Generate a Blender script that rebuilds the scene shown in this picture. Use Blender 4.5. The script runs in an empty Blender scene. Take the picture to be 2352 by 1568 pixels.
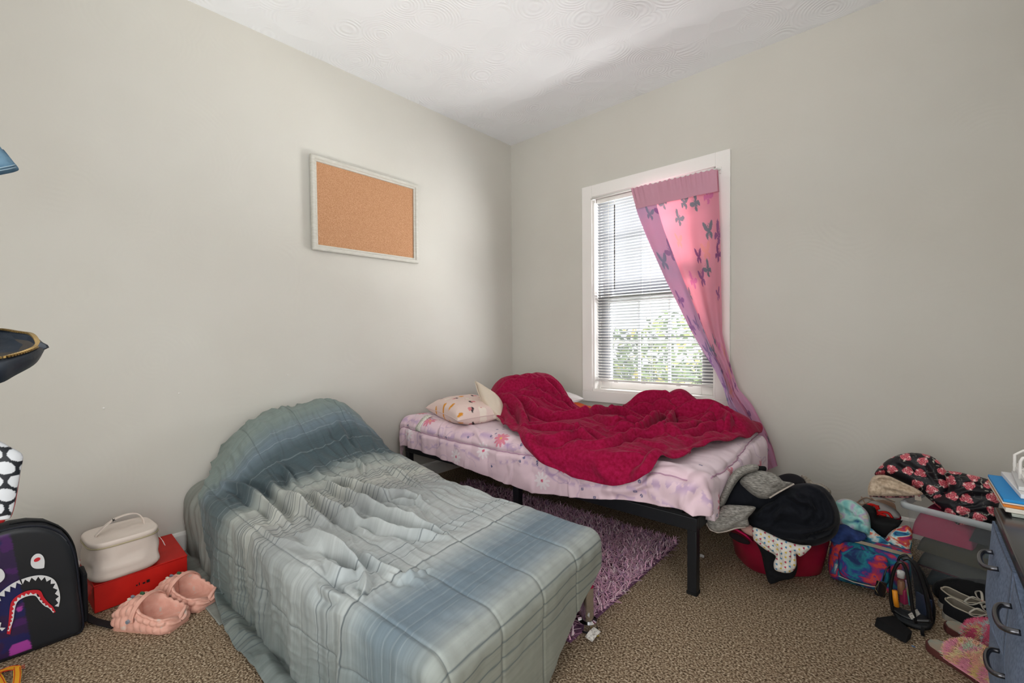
import bpy, bmesh, math, random
import numpy as np
from mathutils import Vector, Matrix
from mathutils.geometry import delaunay_2d_cdt
random.seed(4); rng = np.random.default_rng(7)
SC = bpy.context.scene
COL = SC.collection
# ------------------------------------------------------------------ camera
W, H = 2352, 1568
F = 1056.0
CAM = np.array([2.70, -3.09, 1.07])
_y, _p, _r = math.radians(41.2), math.radians(-1.35), math.radians(0.45)
FW = np.array([-math.sin(_y)*math.cos(_p), math.cos(_y)*math.cos(_p), math.sin(_p)])
_rt = np.array([math.cos(_y), math.sin(_y), 0.0]); _up = np.cross(_rt, FW)
RT = _rt*math.cos(_r) - _up*math.sin(_r)
UP = _up*math.cos(_r) + _rt*math.sin(_r)
cd = bpy.data.cameras.new('camera'); cam = bpy.data.objects.new('camera', cd); COL.objects.link(cam)
cd.sensor_width = 36.0; cd.lens = F/W*36.0; cd.clip_start = 0.05
cam.matrix_world = Matrix(((RT[0], UP[0], -FW[0], CAM[0]), (RT[1], UP[1], -FW[1], CAM[1]),
                           (RT[2], UP[2], -FW[2], CAM[2]), (0, 0, 0, 1)))
SC.camera = cam
# ------------------------------------------------------------------ sky, daylight, fill lamps, exposure
SC.view_settings.view_transform = 'Standard'; SC.view_settings.look = 'None'
SC.view_settings.gamma = 1.0; SC.view_settings.use_curve_mapping = False
SC.view_settings.exposure = 0.50
wd = bpy.data.worlds.new('overcast_sky'); SC.world = wd; wd.use_nodes = True
bg = wd.node_tree.nodes['Background']; bg.inputs[0].default_value = (0.93, 0.97, 1.0, 1); bg.inputs[1].default_value = 1.0
def area_light(name, loc, target, sx, sy, power, color=(1, 1, 1)):
    l = bpy.data.lights.new(name, 'AREA'); l.shape = 'RECTANGLE'; l.size = sx; l.size_y = sy; l.energy = power; l.color = color
    o = bpy.data.objects.new(name, l); COL.objects.link(o); o.location = loc
    d = Vector(target) - Vector(loc); o.rotation_euler = d.to_track_quat('-Z', 'Y').to_euler()
    return o
# fill lamps added outside two unseen doorways, behind and beside the camera
area_light('doorway_fill', (2.3, -4.60, 1.35), (1.3, -1.2, 1.0), 1.3, 2.0, 25.0, (1.0, 0.985, 0.96))
area_light('side_door_fill', (3.95, -3.2, 1.2), (0.3, -1.3, 0.9), 1.0, 1.9, 15.0, (1.0, 0.99, 0.97))
# overcast daylight outside the window: sky high above, a wide sky lamp at the right, an added lamp low in the yard to lift the ceiling
area_light('sky_light', (1.7, 2.3, 3.3), (1.2, 0.0, 1.35), 3.0, 2.4, 330.0, (0.97, 0.985, 1.0))
area_light('sky_light_side', (3.6, 2.6, 1.3), (0.9, 0.0, 1.45), 5.0, 2.6, 1300.0, (0.985, 0.99, 1.0))
area_light('yard_uplight', (1.5, 1.9, -0.5), (1.15, 0.0, 1.4), 3.2, 1.2, 620.0, (1.0, 0.99, 0.96))
SC.cycles.use_denoising = True
SC.cycles.max_bounces = 7; SC.cycles.diffuse_bounces = 4; SC.cycles.glossy_bounces = 2
SC.cycles.transmission_bounces = 4; SC.cycles.transparent_max_bounces = 10
SC.cycles.caustics_reflective = False; SC.cycles.caustics_refractive = False
SC.cycles.use_adaptive_sampling = True; SC.cycles.adaptive_threshold = 0.045
SC.cycles.sample_clamp_indirect = 6.0

# ------------------------------------------------------------------ picture measuring helpers
def ray(x, y): return RT*(x-W/2)/F - UP*(y-H/2)/F + FW
def pl(x, y, axis, val):
    r = ray(x, y); return CAM + r*((val-CAM[axis])/r[axis])
def at(x, y, d): return CAM + ray(x, y)*d
# ------------------------------------------------------------------ colours / noise
def lin(c):
    if isinstance(c, str):
        c = c.lstrip('#'); c = [int(c[i:i+2], 16)/255 for i in (0, 2, 4)]
    return tuple((v/12.92 if v <= .04045 else ((v+.055)/1.055)**2.4) for v in c)
def L4(c): return (*lin(c), 1.0)
def _hash(ix, iy, s):
    n = (ix.astype(np.int64)*374761393 + iy.astype(np.int64)*668265263 + s*1442695041) & 0x7fffffff
    n = ((n ^ (n >> 13))*1274126177) & 0x7fffffff
    return ((n ^ (n >> 16)) & 0xffff)/65535.0
def vnoise(x, y, s=0):
    x = np.asarray(x, float); y = np.asarray(y, float)
    ix, iy = np.floor(x), np.floor(y); fx, fy = x-ix, y-iy
    fx = fx*fx*fx*(fx*(fx*6-15)+10); fy = fy*fy*fy*(fy*(fy*6-15)+10)
    a, b, c, d = _hash(ix, iy, s), _hash(ix+1, iy, s), _hash(ix, iy+1, s), _hash(ix+1, iy+1, s)
    return ((a*(1-fx)+b*fx)*(1-fy) + (c*(1-fx)+d*fx)*fy)*2-1
def fbm(x, y, o=3, s=0):
    v, a, t = 0, 1, 0
    for i in range(o):
        v = v + a*vnoise(x*2**i, y*2**i, s+i*17); t += a; a *= .5
    return v/t
def sstep(a, b, x):
    t = np.clip((x-a)/(b-a), 0, 1); return t*t*(3-2*t)
def segdist(X, Y, pts):
    """distance to a polyline and how far along (0..1)"""
    D = np.full(np.shape(X), 1e9); T = np.zeros(np.shape(X)); n = len(pts)-1
    for i in range(n):
        ax, ay = pts[i]; bx, by = pts[i+1]; dx, dy = bx-ax, by-ay
        t = np.clip(((X-ax)*dx+(Y-ay)*dy)/max(dx*dx+dy*dy, 1e-12), 0, 1)
        d = np.hypot(X-ax-t*dx, Y-ay-t*dy); m = d < D
        D = np.where(m, d, D); T = np.where(m, (i+t)/n, T)
    return D, T
def ridges(X, Y, lines, seed=0):
    Z = np.zeros(np.shape(X))
    for k, (pts, w, h) in enumerate(lines):
        pts = spline(pts, 5, closed=False)
        x0 = min(p[0] for p in pts)-4*w; x1 = max(p[0] for p in pts)+4*w
        y0 = min(p[1] for p in pts)-4*w; y1 = max(p[1] for p in pts)+4*w
        m = (X > x0) & (X < x1) & (Y > y0) & (Y < y1)
        if not m.any(): continue
        xx, yy = X[m], Y[m]
        d, t = segdist(xx, yy, pts)
        ww = w*(.75+.35*vnoise(t*5+k, t*0+k, seed))
        Z[m] += h*np.exp(-(d/ww)**2)*np.clip(np.sin(np.pi*np.clip(t, .04, .96)), 0, 1)**.6 - .42*h*np.exp(-((d-1.9*ww)/(.8*ww))**2)*np.sin(np.pi*t)
    return Z
def spline(pts, k=6, closed=True):
    P = [np.array(p, float) for p in pts]; n = len(P); out = []
    for i in range(n if closed else n-1):
        p1, p2 = P[i], P[(i+1) % n]
        p0 = P[i-1] if (closed or i > 0) else 2*p1-p2
        p3 = P[(i+2) % n] if (closed or i < n-2) else 2*p2-p1
        for j in range(k):
            t = j/k
            out.append(.5*((2*p1)+(-p0+p2)*t+(2*p0-5*p1+4*p2-p3)*t*t+(-p0+3*p1-3*p2+p3)*t**3))
    if not closed: out.append(P[-1])
    return out
def inpoly(X, Y, poly):
    r = np.zeros(np.shape(X), bool); n = len(poly); j = n-1
    for i in range(n):
        xi, yi = poly[i]; xj, yj = poly[j]
        c = ((yi > Y) != (yj > Y)) & (X < (xj-xi)*(Y-yi)/((yj-yi) if yj != yi else 1e-12)+xi)
        r ^= c; j = i
    return r
# ------------------------------------------------------------------ materials
def M(name, col='#888888', rough=.8, metal=0, vcol=False, noise=None, bump=(), sheen=0, spec=.35, transl=0, ttint=None, transp=0, coat=0, coord='Object'):
    m = bpy.data.materials.new(name); m.use_nodes = True; nt = m.node_tree; N, K = nt.nodes, nt.links
    b = N['Principled BSDF']; b.inputs['Roughness'].default_value = rough; b.inputs['Metallic'].default_value = metal
    b.inputs['Specular IOR Level'].default_value = spec
    if sheen:
        b.inputs['Sheen Weight'].default_value = sheen; b.inputs['Sheen Roughness'].default_value = .4; b.inputs['Sheen Tint'].default_value = tuple(.35+.65*v for v in lin(col))+(1,)
    if coat: b.inputs['Coat Weight'].default_value = coat
    csock = None
    b.inputs['Base Color'].default_value = L4(col)
    tc = N.new('ShaderNodeTexCoord')
    if vcol:
        a = N.new('ShaderNodeAttribute'); a.attribute_name = 'Col'; csock = a.outputs['Color']
    if noise:
        nz = N.new('ShaderNodeTexNoise'); nz.inputs['Scale'].default_value = noise[0]; nz.inputs['Detail'].default_value = noise[2] if len(noise) > 2 else 3
        mp = N.new('ShaderNodeMapping'); K.new(tc.outputs[coord], mp.inputs[0]); K.new(mp.outputs[0], nz.inputs['Vector'])
        if len(noise) > 3: mp.inputs['Scale'].default_value = noise[3]
        if len(noise) > 4: nz.inputs['Distortion'].default_value = noise[4]
        rp = N.new('ShaderNodeValToRGB'); e = rp.color_ramp.elements
        st = noise[1]
        e[0].position, e[0].color = st[0][0], L4(st[0][1]); e[1].position, e[1].color = st[-1][0], L4(st[-1][1])
        for p, c in st[1:-1]:
            q = e.new(p); q.color = L4(c)
        K.new(nz.outputs['Fac'], rp.inputs[0])
        if csock:
            mx = N.new('ShaderNodeMix'); mx.data_type = 'RGBA'; mx.blend_type = 'MULTIPLY'; mx.inputs[0].default_value = 1
            K.new(csock, mx.inputs[6]); K.new(rp.outputs[0], mx.inputs[7]); csock = mx.outputs[2]
        else: csock = rp.outputs[0]
    if csock: K.new(csock, b.inputs['Base Color'])
    last = None
    for sc, st, dist, *ex in bump:
        kind = ex[0] if ex else 'noise'
        bp = N.new('ShaderNodeBump'); bp.inputs['Strength'].default_value = st; bp.inputs['Distance'].default_value = dist
        if kind == 'noise':
            t = N.new('ShaderNodeTexNoise'); t.inputs['Scale'].default_value = sc; t.inputs['Detail'].default_value = 3
            K.new(tc.outputs[coord], t.inputs['Vector']); K.new(t.outputs['Fac'], bp.inputs['Height'])
        elif kind == 'weave':
            t = N.new('ShaderNodeTexChecker'); t.inputs['Scale'].default_value = sc
            K.new(tc.outputs[coord], t.inputs['Vector']); K.new(t.outputs['Fac'], bp.inputs['Height'])
        elif kind == 'swirl':   # trowel arcs: rings around scattered centres, broken up by noise
            dn = N.new('ShaderNodeTexNoise'); dn.inputs['Scale'].default_value = 2.2; K.new(tc.outputs[coord], dn.inputs['Vector'])
            va = N.new('ShaderNodeVectorMath'); va.operation = 'MULTIPLY_ADD'; va.inputs[1].default_value = (.10, .10, .10)
            K.new(dn.outputs['Color'], va.inputs[0]); K.new(tc.outputs[coord], va.inputs[2])
            vo = N.new('ShaderNodeTexVoronoi'); vo.inputs['Scale'].default_value = sc; K.new(va.outputs[0], vo.inputs['Vector'])
            fr = ex[1]
            m1 = N.new('ShaderNodeMath'); m1.operation = 'MULTIPLY'; m1.inputs[1].default_value = fr; K.new(vo.outputs['Distance'], m1.inputs[0])
            m2 = N.new('ShaderNodeMath'); m2.operation = 'SINE'; K.new(m1.outputs[0], m2.inputs[0])
            nn = N.new('ShaderNodeTexNoise'); nn.inputs['Scale'].default_value = 3.5; K.new(tc.outputs[coord], nn.inputs['Vector'])
            mr = N.new('ShaderNodeMapRange'); mr.inputs[1].default_value = .45; mr.inputs[2].default_value = .65; K.new(nn.outputs['Fac'], mr.inputs[0])
            m3 = N.new('ShaderNodeMath'); m3.operation = 'MULTIPLY'; K.new(m2.outputs[0], m3.inputs[0]); K.new(mr.outputs[0], m3.inputs[1])
            m4 = N.new('ShaderNodeMath'); m4.operation = 'MULTIPLY_ADD'; m4.inputs[1].default_value = ex[2] if len(ex) > 2 else 0.0
            K.new(vo.outputs['Distance'], m4.inputs[0]); K.new(m3.outputs[0], m4.inputs[2])
            K.new(m4.outputs[0], bp.inputs['Height'])
        if last: K.new(last.outputs[0], bp.inputs['Normal'])
        last = bp
    if last: K.new(last.outputs[0], b.inputs['Normal'])
    sh = b.outputs[0]; out = N['Material Output']
    if transl:
        tr = N.new('ShaderNodeBsdfTranslucent'); mx = N.new('ShaderNodeMixShader'); mx.inputs[0].default_value = transl
        if csock and ttint:
            tm = N.new('ShaderNodeMix'); tm.data_type = 'RGBA'; tm.blend_type = 'MULTIPLY'; tm.inputs[0].default_value = 1; tm.inputs[7].default_value = (*ttint, 1)
            K.new(csock, tm.inputs[6]); K.new(tm.outputs[2], tr.inputs[0])
        elif csock: K.new(csock, tr.inputs[0])
        else: tr.inputs[0].default_value = L4(col)
        K.new(sh, mx.inputs[1]); K.new(tr.outputs[0], mx.inputs[2]); sh = mx.outputs[0]
    if transp:
        tp = N.new('ShaderNodeBsdfTransparent'); mx = N.new('ShaderNodeMixShader'); mx.inputs[0].default_value = transp
        K.new(sh, mx.inputs[1]); K.new(tp.outputs[0], mx.inputs[2]); sh = mx.outputs[0]
    K.new(sh, out.inputs[0])
    return m
# ------------------------------------------------------------------ mesh helpers
def mesh_np(name, V, Fq, mat, parent=None, smooth=True, cols=None, uv=None, rel=True, mats=None):
    """V (n,3) world coordinates, Fq list/array of faces; linked as one object"""
    V = np.asarray(V, float)
    q = parent
    while rel and q is not None: V = V - np.array(q.location); q = q.parent
    me = bpy.data.meshes.new(name)
    if isinstance(Fq, np.ndarray):
        n, k = Fq.shape
        me.vertices.add(len(V)); me.vertices.foreach_set('co', V.astype(np.float32).ravel())
        me.loops.add(n*k); me.loops.foreach_set('vertex_index', Fq.astype(np.int32).ravel())
        me.polygons.add(n); me.polygons.foreach_set('loop_start', np.arange(0, n*k, k, dtype=np.int32))
        me.update(calc_edges=True)
    else:
        me.from_pydata([tuple(v) for v in V], [], [tuple(int(i) for i in f) for f in Fq])
    if smooth: me.polygons.foreach_set('use_smooth', np.ones(len(me.polygons), bool))
    if cols is not None:
        a = me.color_attributes.new('Col', 'FLOAT_COLOR', 'POINT')
        c = np.ones((len(V), 4), np.float32); c[:, :3] = np.asarray(cols).reshape(-1, 3); a.data.foreach_set('color', c.ravel())
    if uv is not None:
        u = me.uv_layers.new(name='UVMap'); li = np.zeros(len(me.loops), np.int32); me.loops.foreach_get('vertex_index', li)
        u.data.foreach_set('uv', np.asarray(uv, np.float32).reshape(-1, 2)[li].ravel())
    for mm in (mats or [mat]): me.materials.append(mm)
    o = bpy.data.objects.new(name, me); COL.objects.link(o)
    if parent is not None: o.parent = parent
    return o
def grid_faces(n, m, wrap=False):
    i = np.arange(n-1)[:, None]; j = np.arange(m if wrap else m-1)[None, :]; j2 = (j+1) % m
    return np.stack([i*m+j, (i+1)*m+j, (i+1)*m+j2, i*m+j2], -1).reshape(-1, 4)
def grid_normals(P):
    du = np.gradient(P, axis=0); dv = np.gradient(P, axis=1); n = np.cross(du, dv)
    return n/np.maximum(np.linalg.norm(n, axis=-1, keepdims=True), 1e-9)
def grid_obj(name, P, mat, parent=None, cols=None, uv=None, flip=False, wrap=False):
    n, m = P.shape[:2]; f = grid_faces(n, m, wrap)
    if flip: f = f[:, ::-1]
    return mesh_np(name, P.reshape(-1, 3), f, mat, parent, True, cols, uv)
class MB:
    def __init__(s): s.v = []; s.f = []; s.c = []; s._col = None
    def add(s, V, Fs):
        o = len(s.v); s.v += [tuple(map(float, p)) for p in V]; s.f += [tuple(i+o for i in f) for f in Fs]
        s.c += [s._col or (1, 1, 1)]*len(V); return s
    def col(s, c): s._col = lin(c); return s
    def box(s, x0, x1, y0, y1, z0, z1):
        return s.add([(x, y, z) for x in (x0, x1) for y in (y0, y1) for z in (z0, z1)],
                     [(0, 1, 3, 2), (4, 6, 7, 5), (0, 4, 5, 1), (2, 3, 7, 6), (0, 2, 6, 4), (1, 5, 7, 3)])
    def obox(s, c, ax, ay, az):
        c, ax, ay, az = map(np.array, (c, ax, ay, az))
        return s.add([c+ax*i+ay*j+az*k for i in (-1, 1) for j in (-1, 1) for k in (-1, 1)],
                     [(0, 1, 3, 2), (4, 6, 7, 5), (0, 4, 5, 1), (2, 3, 7, 6), (0, 2, 6, 4), (1, 5, 7, 3)])
    def tube(s, pts, r, n=8, closed=False, flat=None):
        P = [np.array(p, float) for p in pts]; k = len(P); V = []; up0 = None
        for i in range(k):
            if closed: t = P[(i+1) % k]-P[i-1]
            else: t = P[min(i+1, k-1)]-P[max(i-1, 0)]
            t = t/max(np.linalg.norm(t), 1e-9)
            if up0 is None: up0 = np.array([0, 0, 1.]) if abs(t[2]) < .9 else np.array([1., 0, 0])
            a = np.cross(t, up0); a /= max(np.linalg.norm(a), 1e-9); b = np.cross(a, t); up0 = b
            rr = r[i] if hasattr(r, '__len__') else r
            r2 = rr*(flat or 1)
            for j in range(n):
                q = 2*math.pi*j/n; V.append(P[i]+a*rr*math.cos(q)+b*r2*math.sin(q))
        Fs = [(i*n+j, i*n+(j+1) % n, ((i+1) % k)*n+(j+1) % n, ((i+1) % k)*n+j) for i in range(k if closed else k-1) for j in range(n)]
        if not closed: Fs += [tuple(range(n-1, -1, -1)), tuple((k-1)*n+j for j in range(n))]
        return s.add(V, Fs)
    def band(s, pts, nrm, wdt, th):
        """flat strip along pts; nrm = list of across vectors"""
        V = []
        P = [np.array(p, float) for p in pts]
        for i, p in enumerate(P):
            t = P[min(i+1, len(P)-1)]-P[max(i-1, 0)]; t /= max(np.linalg.norm(t), 1e-9)
            a = np.array(nrm[i] if isinstance(nrm, list) else nrm, float); a = a-t*(a@t); a /= max(np.linalg.norm(a), 1e-9); b = np.cross(t, a)
            for u, v in ((-1, -1), (1, -1), (1, 1), (-1, 1)): V.append(p+a*u*wdt/2+b*v*th/2)
        k = len(P); Fs = [(i*4+j, i*4+(j+1) % 4, (i+1)*4+(j+1) % 4, (i+1)*4+j) for i in range(k-1) for j in range(4)]
        Fs += [(3, 2, 1, 0), tuple((k-1)*4+j for j in range(4))]
        return s.add(V, Fs)
    def lathe(s, c, prof, n=24, ax=None):
        c = np.array(c, float)
        V = []; k = len(prof)
        for r, z in prof:
            for j in range(n):
                q = 2*math.pi*j/n; v = np.array([r*math.cos(q), r*math.sin(q), z])
                V.append(c+(v if ax is None else ax @ v))
        Fs = [(i*n+j, i*n+(j+1) % n, (i+1)*n+(j+1) % n, (i+1)*n+j) for i in range(k-1) for j in range(n)]
        Fs += [tuple(range(n-1, -1, -1)), tuple((k-1)*n+j for j in range(n))]
        return s.add(V, Fs)
    def prism(s, poly, O, A, B, N, t):
        """polygon (a,b) in plane O,A,B extruded by t along N"""
        O, A, B, N = map(lambda q: np.array(q, float), (O, A, B, N)); n = len(poly)
        ar = sum(poly[i-1][0]*poly[i][1]-poly[i][0]*poly[i-1][1] for i in range(n))
        if ar < 0: poly = poly[::-1]
        r = delaunay_2d_cdt([Vector((p[0], p[1])) for p in poly], [], [list(range(n))], 1, 1e-7)
        vs = [O+A*v[0]+B*v[1] for v in r[0]]; m = len(vs)
        V = [v+N*t for v in vs]+vs
        Fs = [tuple(f) for f in r[2]]+[tuple(i+m for i in reversed(f)) for f in r[2]]
        idx = {i: k for k, l in enumerate(r[3]) for i in l}
        for i in range(n):
            a, b = idx.get(i, i), idx.get((i+1) % n, (i+1) % n)
            if a < m and b < m and a != b: Fs.append((a, a+m, b+m, b))
        return s.add(V, Fs)
    def build(s, name, mat, parent=None, smooth=False, bevel=0, vc=False, seg=2, rel=True):
        o = mesh_np(name, np.array(s.v), s.f, mat, parent, smooth, s.c if vc else None, rel=rel)
        bm = bmesh.new(); bm.from_mesh(o.data); bmesh.ops.recalc_face_normals(bm, faces=bm.faces); bm.to_mesh(o.data); bm.free()
        if bevel:
            b = o.modifiers.new('bevel', 'BEVEL'); b.width = bevel; b.segments = seg; b.limit_method = 'ANGLE'
            o.data.polygons.foreach_set('use_smooth', np.ones(len(o.data.polygons), bool))
            o.data.set_sharp_from_angle(angle=math.radians(40)) if hasattr(o.data, 'set_sharp_from_angle') else None
        return o
def tag(o, label=None, cat=None, group=None, kind=None):
    if label: o['label'] = label
    if cat: o['category'] = cat
    if group: o['group'] = group
    if kind: o['kind'] = kind
    return o
def thing(name, label, cat, loc=(0, 0, 0), rz=0, group=None):
    o = bpy.data.objects.new(name, None); COL.objects.link(o); o.location = [float(v) for v in loc]; o.rotation_euler = (0, 0, rz)
    o.empty_display_size = .05
    return tag(o, label, cat, group)
def dup(root, loc, rz=None):
    r = root.copy(); COL.objects.link(r); r.location = loc
    if rz is not None: r.rotation_euler = (0, 0, rz)
    for ch in list(root.children):
        c = ch.copy(); COL.objects.link(c); c.parent = r
        for g in list(ch.children):
            d = g.copy(); COL.objects.link(d); d.parent = c
    return r
def solid(o, t, off=-1):
    s = o.modifiers.new('thickness', 'SOLIDIFY'); s.thickness = t; s.offset = off; return o
def puff(name, px, d0, mat, parent=None, hf=.05, hb=.08, h=.008, tilt=0.0, fold=.01, fs=14.0, round_w=None, colf=None, lines=(), seed=0,
         sp=5, floor=.004, flatback=False, stretch=(1, 1), face=None):
    """a stuffed / crumpled cloth body: outline (photo pixels) laid on its own leaning plane at distance d0, real thickness in front and behind"""
    px = spline(px, sp) if sp > 1 else [np.array(p, float) for p in px]
    cx, cy = np.mean(px, axis=0)
    P0 = at(cx, cy, d0)
    fh = (np.array(face, float) if face is not None else (P0-CAM)*np.array([1, 1, 0])); fh /= np.linalg.norm(fh)
    N = -fh*math.cos(tilt)+np.array([0, 0, 1.])*math.sin(tilt)
    A = np.cross(np.array([0, 0, 1.]), N); A /= np.linalg.norm(A); B = np.cross(N, A)
    pts = []
    for x, y in px:
        r = ray(x, y); q = CAM+r*(((P0-CAM)@N)/(r@N))-P0; pts.append((q@A, q@B))
    n = len(pts); pa = np.array(pts)
    if sum(pts[i-1][0]*pts[i][1]-pts[i][0]*pts[i-1][1] for i in range(n)) < 0: pts = pts[::-1]; pa = pa[::-1]
    x0, y0 = pa.min(0); x1, y1 = pa.max(0)
    gx, gy = np.meshgrid(np.arange(x0, x1, h), np.arange(y0, y1, h*.87)); gx = gx+(np.arange(gx.shape[0]) % 2)[:, None]*h*.5
    gx, gy = gx.ravel(), gy.ravel(); m = inpoly(gx, gy, pts); gx, gy = gx[m], gy[m]
    d, _ = segdist(gx, gy, pts+[pts[0]]); m = d > h*.45; gx, gy, d = gx[m], gy[m], d[m]
    r = delaunay_2d_cdt([Vector(p) for p in pts]+[Vector((a, b)) for a, b in zip(gx, gy)], [], [list(range(n))], 1, 1e-7)
    Q = np.array([(v[0], v[1]) for v in r[0]]); Tr = [tuple(f) for f in r[2]]
    d, _ = segdist(Q[:, 0], Q[:, 1], pts+[pts[0]])
    w = round_w or max(.02, min(hf*1.2, .5*d.max()))
    k = np.clip(d/w, 0, 1); pr = np.sqrt(np.clip(1-(1-k)**2, 0, 1))
    edge = d < 1e-5
    wx, wy = Q[:, 0]*fs*stretch[0], Q[:, 1]*fs*stretch[1]
    u = fbm(wx+.8*vnoise(wx*.7, wy*.7, seed+5), wy+.8*vnoise(wx*.7, wy*.7, seed+9), 3, seed)
    rd = (1-np.abs(u)*2.2)
    ft = pr*hf*(1+.25*vnoise(wx*.35, wy*.35, seed+2))+fold*rd*np.minimum(1, d/.02)
    if lines: ft = ft+ridges(Q[:, 0], Q[:, 1], [([tuple(((lambda q: ((q@A), (q@B)))(CAM+ray(*p)*(((P0-CAM)@N)/(ray(*p)@N))-P0))) for p in ls], ww, hh) for ls, ww, hh in lines], seed)*np.minimum(1, d/.01)
    if flatback:
        bk = -hb*np.minimum(1, d/.004)
    else: bk = -hb*pr
    Wf = P0+Q[:, :1]*A+Q[:, 1:]*B+ft[:, None]*N; Wb = P0+Q[:, :1]*A+Q[:, 1:]*B+bk[:, None]*N
    ni = len(Q); mp = np.arange(ni)+ni; mp[edge] = np.nonzero(edge)[0]
    V = np.vstack([Wf, Wb]); V[:, 2] = np.maximum(V[:, 2], floor)
    Fs = Tr+[tuple(int(mp[i]) for i in reversed(t)) for t in Tr]
    cols = None
    if colf is not None:
        c = np.asarray(colf(Q[:, 0], Q[:, 1], d)); cols = np.vstack([c, c])
    o = mesh_np(name, V, np.array(Fs), mat, parent, True, cols); PLN[o.name] = (P0, N)
    return o
PLN = {}
def onp(o, x, y, lift=0.0):
    P0, N = PLN[o.name]; r = ray(x, y); Q = P0+N*lift; return CAM+r*(((Q-CAM)@N)/(r@N))
def blades(P, N, L, wd, lean=.6, seg=2, seed=0, cols=None):
    g = np.random.default_rng(seed); n = len(P)
    th = g.uniform(0, 2*np.pi, n); a = np.stack([np.cos(th), np.sin(th), np.zeros(n)], 1)
    a = a-N*(a*N).sum(1, keepdims=True); a /= np.maximum(np.linalg.norm(a, axis=1, keepdims=True), 1e-6)
    sd = np.cross(N, a); Ls = L*g.uniform(.6, 1.15, n)[:, None]; ln = lean*g.uniform(.3, 1.3, n)[:, None]
    V = np.zeros((n, (seg+1)*2, 3))
    for k in range(seg+1):
        t = k/seg; p = P+N*Ls*(t-.35*ln*t*t)+a*Ls*ln*t*t
        ww = wd*(1-.75*t)
        V[:, 2*k] = p-sd*ww/2; V[:, 2*k+1] = p+sd*ww/2
    m = (seg+1)*2; base = (np.arange(n)*m)[:, None, None]
    q = np.array([[2*k, 2*k+1, 2*k+3, 2*k+2] for k in range(seg)])[None]
    Fs = (base+q).reshape(-1, 4)
    C = None if cols is None else np.repeat(cols, m, axis=0)
    return V.reshape(-1, 3), Fs, C
def mixc(c, col, m):
    """paint colour col where mask m (0..1)"""
    return c*(1-m[..., None])+np.array(lin(col))*m[..., None]
# ================================================================== ROOM SHELL
m_wall = M('wall_paint', '#d1cfc7', .75, bump=[(2.3, .035, .006, 'swirl', 130.0), (60, .05, .004), (2.5, .10, .03)], noise=(1.1, [(.35, '#d3d1c9'), (.65, '#cecbc2')]))
m_ceil = M('ceiling_plaster', '#f0f2f4', .85, bump=[(4.6, .22, .010, 'swirl', 85.0, 5.0), (60, .05, .003)])
m_trim = M('trim_paint', '#f1eeea', .45, bump=[(20, .04, .003)])
m_carpet = M('carpet', '#7a6a55', 1.0, noise=(150, [(.32, '#3d2f21'), (.45, '#85705a'), (.56, '#ad9980'), (.68, '#d8c9b0')], 3), bump=[(170, 1.0, .010), (9, .25, .01)], spec=.1)
def struct(name, mb, mat, parent=None, **k):
    o = mb.build(name, mat, parent, **k)
    o['kind'] = 'structure'; return o
XR, YF = 3.62, -4.30
struct('floor', MB().box(-.12, XR+.12, YF-.12, .14, -.10, 0), m_carpet)
zc = lambda x: 2.703+.021*x
cb = MB().box(-.12, XR+.12, YF-.12, .14, 0, .12)
cb.v = [(x, y, zc(x)+z) for x, y, z in cb.v]
struct('ceiling', cb, m_ceil)
struct('wall_left', MB().box(-.12, 0, YF-.12, .14, 0, zc(0)+.01), m_wall)
rw = MB(); rw.box(XR, XR+.12, YF-.12, -3.75, 0, 2.78); rw.box(XR, XR+.12, -2.65, .14, 0, zc(XR)+.01); rw.box(XR, XR+.12, -3.75, -2.65, 2.08, 2.78)
struct('wall_right', rw, m_wall)
fr = MB(); fr.box(0, 1.62, YF-.12, YF, 0, 2.72); fr.box(2.98, XR, YF-.12, YF, 0, 2.78); fr.box(1.62, 2.98, YF-.12, YF, 2.12, 2.76)
struct('wall_front', fr, m_wall)
sk = lambda x, z: z+.0166*(x-1.285)          # the old house has settled: window and trim run slightly uphill
WX0, WX1, WZ0, WZ1 = .832, 1.740, .608, 2.094
wb = MB()
def skbox(mb, x0, x1, y0, y1, z0, z1):
    return mb.add([(x, y, sk(x, z)) for x in (x0, x1) for y in (y0, y1) for z in (z0, z1)],
                  [(0, 1, 3, 2), (4, 6, 7, 5), (0, 4, 5, 1), (2, 3, 7, 6), (0, 2, 6, 4), (1, 5, 7, 3)])
def quadbox(mb, pts, y0, y1):
    n = len(pts); V = [(x, y0, z) for x, z in pts]+[(x, y1, z) for x, z in pts]
    return mb.add(V, [tuple(range(n)), tuple(range(2*n-1, n-1, -1))]+[(i, i+n, (i+1) % n+n, (i+1) % n) for i in range(n)])
quadbox(wb, [(0, 0), (WX0, 0), (WX0, 2.73), (0, 2.73)], 0, .14)
quadbox(wb, [(WX1, 0), (XR, 0), (XR, zc(XR)+.01), (WX1, zc(WX1)+.005)], 0, .14)
quadbox(wb, [(WX0, 0), (WX1, 0), (WX1, sk(WX1, WZ0)), (WX0, sk(WX0, WZ0))], 0, .14)
quadbox(wb, [(WX0, sk(WX0, WZ1)), (WX1, sk(WX1, WZ1)), (WX1, 2.745), (WX0, 2.725)], 0, .14)
struct('wall_back', wb, m_wall)
def baseboard(name, p0, p1, nrm, h=.097):
    p0, p1, nrm = map(lambda q: np.array(q, float), (p0, p1, nrm)); mb = MB()
    prof = [(0, 0), (.016, 0), (.016, h-.014), (.011, h-.004), (.004, h), (0, h)]
    V = [p+nrm*a+np.array([0, 0, b]) for p in (p0, p1) for a, b in prof]; n = len(prof)
    mb.add(V, [tuple(range(n)), tuple(range(2*n-1, n-1, -1))]+[(i, (i+1) % n, (i+1) % n+n, i+n) for i in range(n)])
    struct(name, mb, m_trim)
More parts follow.
